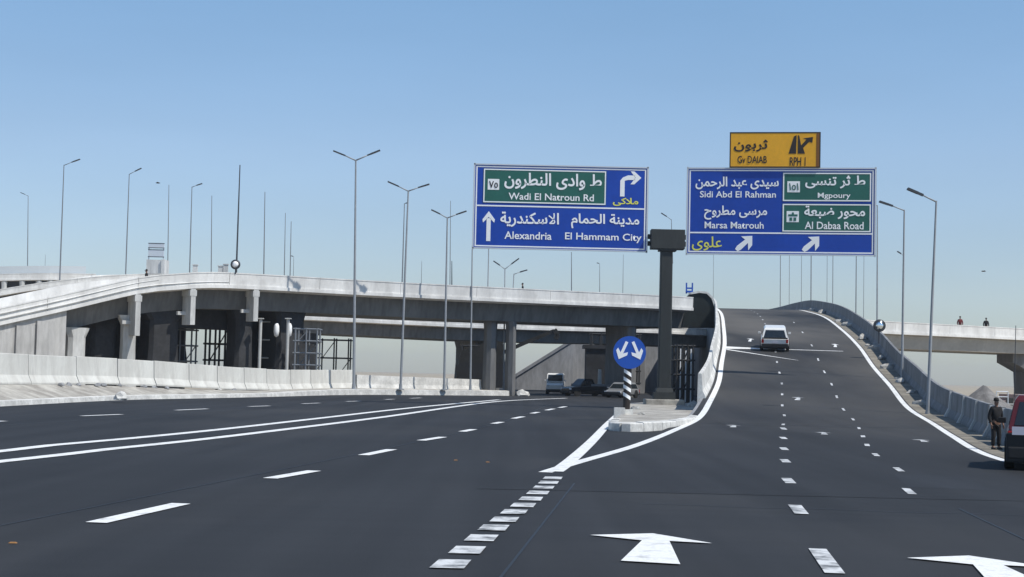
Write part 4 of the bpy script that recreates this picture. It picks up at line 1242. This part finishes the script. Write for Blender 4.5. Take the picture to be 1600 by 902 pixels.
# ------------------------------------------------------------------ things on and under the flyovers
# panelled frame
D = 133
a = P(229, 428, D)
t = thing('panelled_stand', 'pale panelled stand with two boards above a white box on the flyover', 'frame', (P(243, 428, D).x, D, a.z))
w = 24 * D / F
g = MB()
for s_ in (-.48, .48): g.box((s_*w, 0, 1.3), (.09, .09, 2.7))
g.build('post', M['alu'], t)
for y0, y1 in ((381, 387), (391, 401)):
    z0, z1 = P(240, y1, D).z - a.z, P(240, y0, D).z - a.z
    g = MB(); g.box((0, -.07, (z0+z1)/2), (w, .05, z1-z0)); bd = g.build('board', M['alu'], t)
    g = MB(); g.box((0, -.06, z0 - .03), (w*1.05, .1, .06)); g.box((0, -.06, z1 + .03), (w*1.05, .1, .06)); g.build('trim', M['dark_steel'], bd)
z1 = P(240, 407, D).z - a.z
g = MB(); g.box((.1, 0, z1/2), (w*1.1, 1.6, z1)); g.box((w*.62, -.1, z1/2), (.3, 1.7, z1*1.05)); g.build('box', M['light_pier'], t)
# round mirror with dark rim on the flyover
def round_mirror(name, label, c, r, post, face, k=1.3):
    t = thing(name, label, 'mirror', (c.x, c.y, c.z - post))
    g = MB(); g.tube((0, .1, 0), (0, .1, post), .05); g.build('post', M['dark_steel'], t)
    g = MB(); g.lathe([(r*.82, -.10), (r, -.12), (r*k, -.04), (r*k*.93, .06), (r*.5, .08)], (0, 0, post), 24, 'y'); g.build('rim', M['dark_steel'], t, smooth_shade=True)
    g = MB(); g.lathe([(.01, -.16), (r*.4, -.15), (r*.84, -.105), (.01, -.09)], (0, 0, post), 24, 'y'); g.build('mirror_glass', face, t, smooth_shade=True)
round_mirror('round_mirror', 'round white traffic mirror with dark rim on top of the left flyover', P(368, 413.5, 131.5), .33, .8, M['white'])
round_mirror('round_mirror', 'round convex traffic mirror at the right barrier of the ramp', P(1374, 509, 112), .44, 1.3, M['mirror'], 1.05)
g0 = None
for px, y0, h, lab in [(303, 417, .7, 'small pale crate on the left flyover beside a lamp post'), (343, 417, .6, 'small pale crate on the left flyover, left one of a close pair'), (351, 415, .75, 'small pale crate on the left flyover, right one of a close pair')]:
    p = P(px, 424, 133)
    g = MB(); g.box((p.x, 133.5, p.z + h/2 - .15), (.42, .5, h), .1, taper=.9); g.box((p.x, 133.5, p.z + h - .12), (.5, .55, .08), .1)
    tag(g.build('crate', M['light_pier']), lab, 'crate')
# blue frame on the sheeting corner
p = P(1077, 459, 156)
t = thing('blue_frame', 'small bright blue frame standing on the corner above the dark sheeting', 'frame', p)
g = MB()
for s_ in (-1, 1): g.box((s_*.3, 0, .55), (.14, .14, 1.1))
g.build('post', M['signblue'], t)
g = MB(); g.box((0, 0, .55), (.5, .1, .16)); g.box((0, 0, .2), (.6, .3, .2)); g.build('crossbar', M['signblue'], t)

# scaffolding towers
def scaffold(label, px0, px1, y0, y1, D, nb=2, nl=3, depth=2.0, r=.06, m='scaffold'):
    a, b = P(px0, y0, D), P(px1, y0, D)
    zt, zb = a.z, max(-.25, P(px0, y1, D).z)
    w = b.x - a.x
    t = thing('scaffold', label, 'scaffold', ((a.x + b.x)/2, D, zb), 0, 'scaffold towers under the flyovers')
    h = zt - zb
    for k in range(nb + 1):
        for dy in (0, depth):
            g = MB(); x = -w/2 + w*k/nb
            g.tube((x, dy, 0), (x, dy, h), r); g.box((x, dy, .02), (.25, .25, .05)); g.build('upright', M[m], t)
    for k in range(nl + 1):
        z = h * (k + .15) / (nl + .25)
        g = MB()
        for dy in (0, depth): g.tube((-w/2 - .2, dy, z), (w/2 + .2, dy, z), r*.85)
        for q in range(nb + 1): g.tube((-w/2 + w*q/nb, -.1, z), (-w/2 + w*q/nb, depth + .1, z), r*.85)
        g.build('ledger', M[m], t)
    g = MB()
    for k in range(nb):
        xa, xb = -w/2 + w*k/nb, -w/2 + w*(k+1)/nb
        for q in range(nl):
            z0, z1 = h*q/nl, h*(q+1)/nl
            if (k + q) % 2: g.tube((xa, depth, z0), (xb, depth, z1), r*.6)
    g.build('brace', M[m], t)
    g = MB()
    for k in range(1, nl + 1):
        if k % 2: g.box((0, depth/2, h*(k + .15)/(nl + .25) + .05), (w*.95, depth*.8, .06))
    g.build('platform', M[m], t)
scaffold('dark scaffold tower under the flyover left of the middle, with daylight between its bars', 322, 368, 509, 592, 141, 3, 3, 2, .10)
scaffold('pale scaffold tower under the flyover, right of the dark one', 408, 442, 500, 592, 138, 2, 3, 2, .08, 'light_pier')
scaffold('open scaffold at the right end of the dark piers, against the hazy sky', 500, 545, 528, 592, 147, 2, 2, 2, .07)
scaffold('dark scaffold tower behind the gantry column at the ramp barrier', 1058, 1083, 538, 640, 128, 3, 4, 2.5, .09)
scaffold('dark scaffold tower under the flyover between the two left bright brackets', 246, 300, 512, 592, 136, 3, 3, 2, .08, 'far_steel')
scaffold('narrow dark scaffold against the dark piers right of the hanging drums', 462, 496, 512, 592, 134, 2, 4, 2, .08, 'far_steel')
scaffold('dark scaffold behind the twin columns, right beside the excavator', 722, 776, 538, 600, 178, 4, 3, 3, .09)
scaffold('dark scaffold against the sloping grey wall under the flyover', 925, 1000, 520, 600, 176, 5, 4, 3, .10)
# white panels put in for the lit background behind one tower
for px0, px1, y0, D, lab in [(1060, 1082, 545, 133, 'white panels added for the lit background behind the scaffold at the ramp barrier')]:
    a, b = P(px0, y0, D), P(px1, y0, D)
    t = thing('bright_backing_panels', lab, 'panels', ((a.x+b.x)/2, D, -.2))
    n = 3
    for k in range(n):
        wd = (b.x - a.x) / n
        g = MB(); g.box((-(b.x-a.x)/2 + wd*(k+.5), 0, (a.z + .2)/2), (wd*.9, .15, (a.z + .2)*(1 - .06*(k % 2)))); g.build('panel', M['white'], t)
# two white round-topped bollard heads (drums) at the columns
for px, lab in [(432, 'white oval drum hung on the scaffold, left one'), (452, 'white oval drum hung on the scaffold, right one')]:
    p = P(px, 516, 136)
    g = MB(); g.lathe([(.02, -.62), (.19, -.5), (.25, -.1), (.23, .35), (.14, .58), (.02, .62)], p, 14)
    tag(g.build('drum', M['white'], smooth_shade=True), lab, 'drum')
# pair of steel props
for px, lab in [(405, 'pale steel prop under the flyover, left one'), (448, 'pale steel prop under the flyover, right one')]:
    a, b = P(px, 575, 134), P(px, 497, 134)
    t = thing('steel_prop', lab, 'prop', (a.x, 134, .2))
    g = MB(); g.tube((0, 0, 0), (0, 0, b.z - .2), .14); g.build('tube', M['light_pier'], t)
    g = MB(); g.box((0, 0, .04), (.5, .5, .08)); g.build('end_plate', M['light_pier'], t)
    g = MB(); g.box((0, 0, b.z - .25), (.5, .5, .08)); g.build('end_plate', M['light_pier'], t)

# excavator with raised boom behind the twin columns
D = 172
b0 = P(750, 590, D)
t = thing('excavator', 'dark excavator with its boom raised under the flyover behind the twin columns', 'excavator', (b0.x, D, -.2))
def q(px, py): 
    p = P(px, py, D); return (p.x - b0.x, p.z + .2)
g = MB()
pts = [q(722, 548), q(748, 540), q(768, 530), q(786, 536), q(790, 575), q(718, 578), q(718, 560)]
g.prism(pts, 'y', -1.3, 1.3); g.build('cab', M['digger'], t)
g = MB()
pts = [q(712, 574), q(722, 566), q(790, 570), q(796, 590), q(790, 606), q(716, 606)]
g.prism(pts, 'y', -1.5, -.8); g.prism(pts, 'y', .8, 1.5); g.build('track', M['plastic'], t)
g = MB()
def limb(pts, w, d0, d1):
    for (a, b) in zip(pts, pts[1:]):
        g.beam((a[0], (d0+d1)/2, a[1]), (b[0], (d0+d1)/2, b[1]), d1 - d0, w)
limb([q(775, 556), q(820, 536), q(866, 517)], .42, -.25, .25); g.build('boom', M['digger'], t)
g = MB(); limb([q(866, 515), q(872, 524), q(868, 530)], .5, -.3, .3); g.build('bucket', M['digger'], t)

# rubble along the foot of the barriers
def rock(name, c, s, seed, m, label, cat, group):
    bm = bmesh.new(); bmesh.ops.create_icosphere(bm, subdivisions=2, radius=1)
    for v_ in bm.verts:
        n_ = noise.noise(v_.co * 1.3 + Vector((seed * 7.1, seed, 0)))
        v_.co *= 1 + .45 * n_
        v_.co = Vector((v_.co.x * s[0], v_.co.y * s[1], max(-.25, v_.co.z) * s[2]))
    me = bpy.data.meshes.new(name); bm.to_mesh(me); bm.free(); me.materials.append(m)
    o = bpy.data.objects.new(name, me); COL.objects.link(o); o.location = c; o.rotation_euler = (0, 0, seed)
    return tag(o, label, cat, group)
for k, (y, s) in enumerate([(83, .35), (90, .3), (97, .4), (99, .25), (106, .5), (112, .4), (119, .45), (121, .3), (127, .6), (143, .5), (150, .4), (172, .6), (185, .5)]):
    x = rr(y) + .95 + random.uniform(-.1, .15)
    rock('rubble_lump', (x, y, rz_(y) + .02), (s*.6, s*1.5, s*.7), k + 1, M['rubble'], 'pale rubble lump lying at the foot of the right ramp barrier', 'rubble', 'rubble lumps along the right ramp barrier')
for k, (px, py) in enumerate([(84, 603), (100, 602), (125, 602), (136, 602), (170, 602), (206, 603), (222, 602), (237, 602), (68, 611), (350, 612)]):
    i = at_px(bp_, px); p = bp_[i]
    off = Vector((.75, -.1, 0))
    rock('rubble_lump', (p.x + off.x + random.uniform(-.1, .3), p.y, plat(p.y + 5) - .02), (.16, .22, .16), k + 31, M['wall_dark'], 'small dark rubble lump at the foot of the left verge barriers', 'rubble', 'rubble lumps on the left verge')
for px, py, s in [(197, 624, .5), (348, 615, .45)]:
    c = G(px, py, .2)
    rock('concrete_lump', (c.x - .3, c.y, .25), (s, s*.8, s*.7), px, M['kerb'], 'white concrete lump on the left kerb near its %s end' % ('left' if px < 300 else 'middle'), 'rubble', None)
p = G(806, 616, .1)
rock('concrete_lump', (p.x + .6, 146.8, .1), (.8, .6, .45), 77, M['kerb'], 'white lump of concrete at the far end of the left kerb', 'rubble', None)
for k, (x, y, s) in enumerate([(6.2, 72, .14), (11.6, 97, .4), (11.2, 94, .25), (6.9, 84, .2)]):
    rock('rubble_lump', (x, y, .33), (s, s*1.4, s*.8), k + 61, M['rubble'], 'pale rubble lump lying on the traffic island around the gantry post', 'rubble', 'rubble lumps on the traffic island')
# small orange road studs
for px, py, lab in [(20, 850, 'tiny orange road stud near the lower left corner'), (712, 720, 'tiny orange road stud in the middle lane, left one of two'), (762, 723, 'tiny orange road stud in the middle lane, right one of two')]:
    c = G(px, py)
    g = MB(); g.box((c.x, c.y, .016), (.10, .045, .014), taper=.6)
    tag(g.build('road_stud', M['dull_orange']), lab, 'road stud')

# far right: gravel heap, low building, white frame
p = P(1538, 640, 125)
bm = bmesh.new(); bmesh.ops.create_cone(bm, cap_ends=False, segments=28, radius1=3.0, radius2=.15, depth=2.3)
bmesh.ops.subdivide_edges(bm, edges=bm.edges, cuts=3, use_grid_fill=True)
for v_ in bm.verts: v_.co += Vector((1, 1, .6)) * .25 * noise.noise(v_.co * .9)
me = bpy.data.meshes.new('gravel_heap'); bm.to_mesh(me); bm.free(); me.materials.append(M['heap'])
o = bpy.data.objects.new('gravel_heap', me); COL.objects.link(o); o.location = (p.x, 125, .85)
tag(o, 'grey gravel heap beyond the right barrier, left of the standing man', 'heap')
a, b = P(1562, 620, 150), P(1640, 620, 150)
t = thing('building', 'low pinkish block building beyond the barrier at the right edge', 'building', ((a.x+b.x)/2, 150, -.25))
w = b.x - a.x; h = a.z + .25
g = MB(); g.box((0, 3, h/2 - .2), (w, 6, h - .4)); g.box((w*.15, 3, h - .2), (w*.55, 5.9, .9)); g.build('wall', M['pinkish'], t)
g = MB(); g.box((0, 3, h*.42), (w*1.02, 6.1, .12)); g.build('string_course', M['light_pier'], t)
for k in (-.3, .05, .35):
    g = MB(); g.box((w*k, -.01, h*.62), (.7, .06, .7)); g.build('window', M['glass'], t)
a, b = P(1557, 612, 140), P(1575, 612, 140)
t = thing('white_frame', 'thin pale empty frame standing behind the man at the right', 'frame', ((a.x+b.x)/2, 140, -.2))
w = b.x - a.x; h = a.z + .2
g = MB()
for s_ in (-1, 1): g.tube((s_*w/2, 0, 0), (s_*w/2, 0, h), .05)
g.build('post', M['alu'], t)
g = MB(); g.tube((-w/2, 0, h), (w/2, 0, h), .05); g.tube((-w/2, 0, h*.72), (w/2, 0, h*.72), .04); g.build('rail', M['alu'], t)
# two birds
for px, py, lab in [(247, 286, 'small dark bird in the sky over the left flyover'), (1537, 424, 'small dark bird in the sky over the right flyover')]:
    p = P(px, py, 150)
    g = MB()
    g.loft([[(p.x + dx, 150 + w*math.cos(a), p.z + w*math.sin(a)) for a in [i*math.pi/3 for i in range(6)]] for dx, w in ((-.25, .01), (-.1, .07), (.1, .06), (.22, .015))])
    g.prism([(p.x - .05, 150.0), (p.x + .08, 150.0), (p.x + .0, 150.5)], 'z', p.z + .02, p.z + .05)
    g.prism([(p.x - .05, 150.0), (p.x + .08, 150.0), (p.x + .0, 149.5)], 'z', p.z + .02, p.z + .05)
    tag(g.build('bird', M['black']), lab, 'bird')
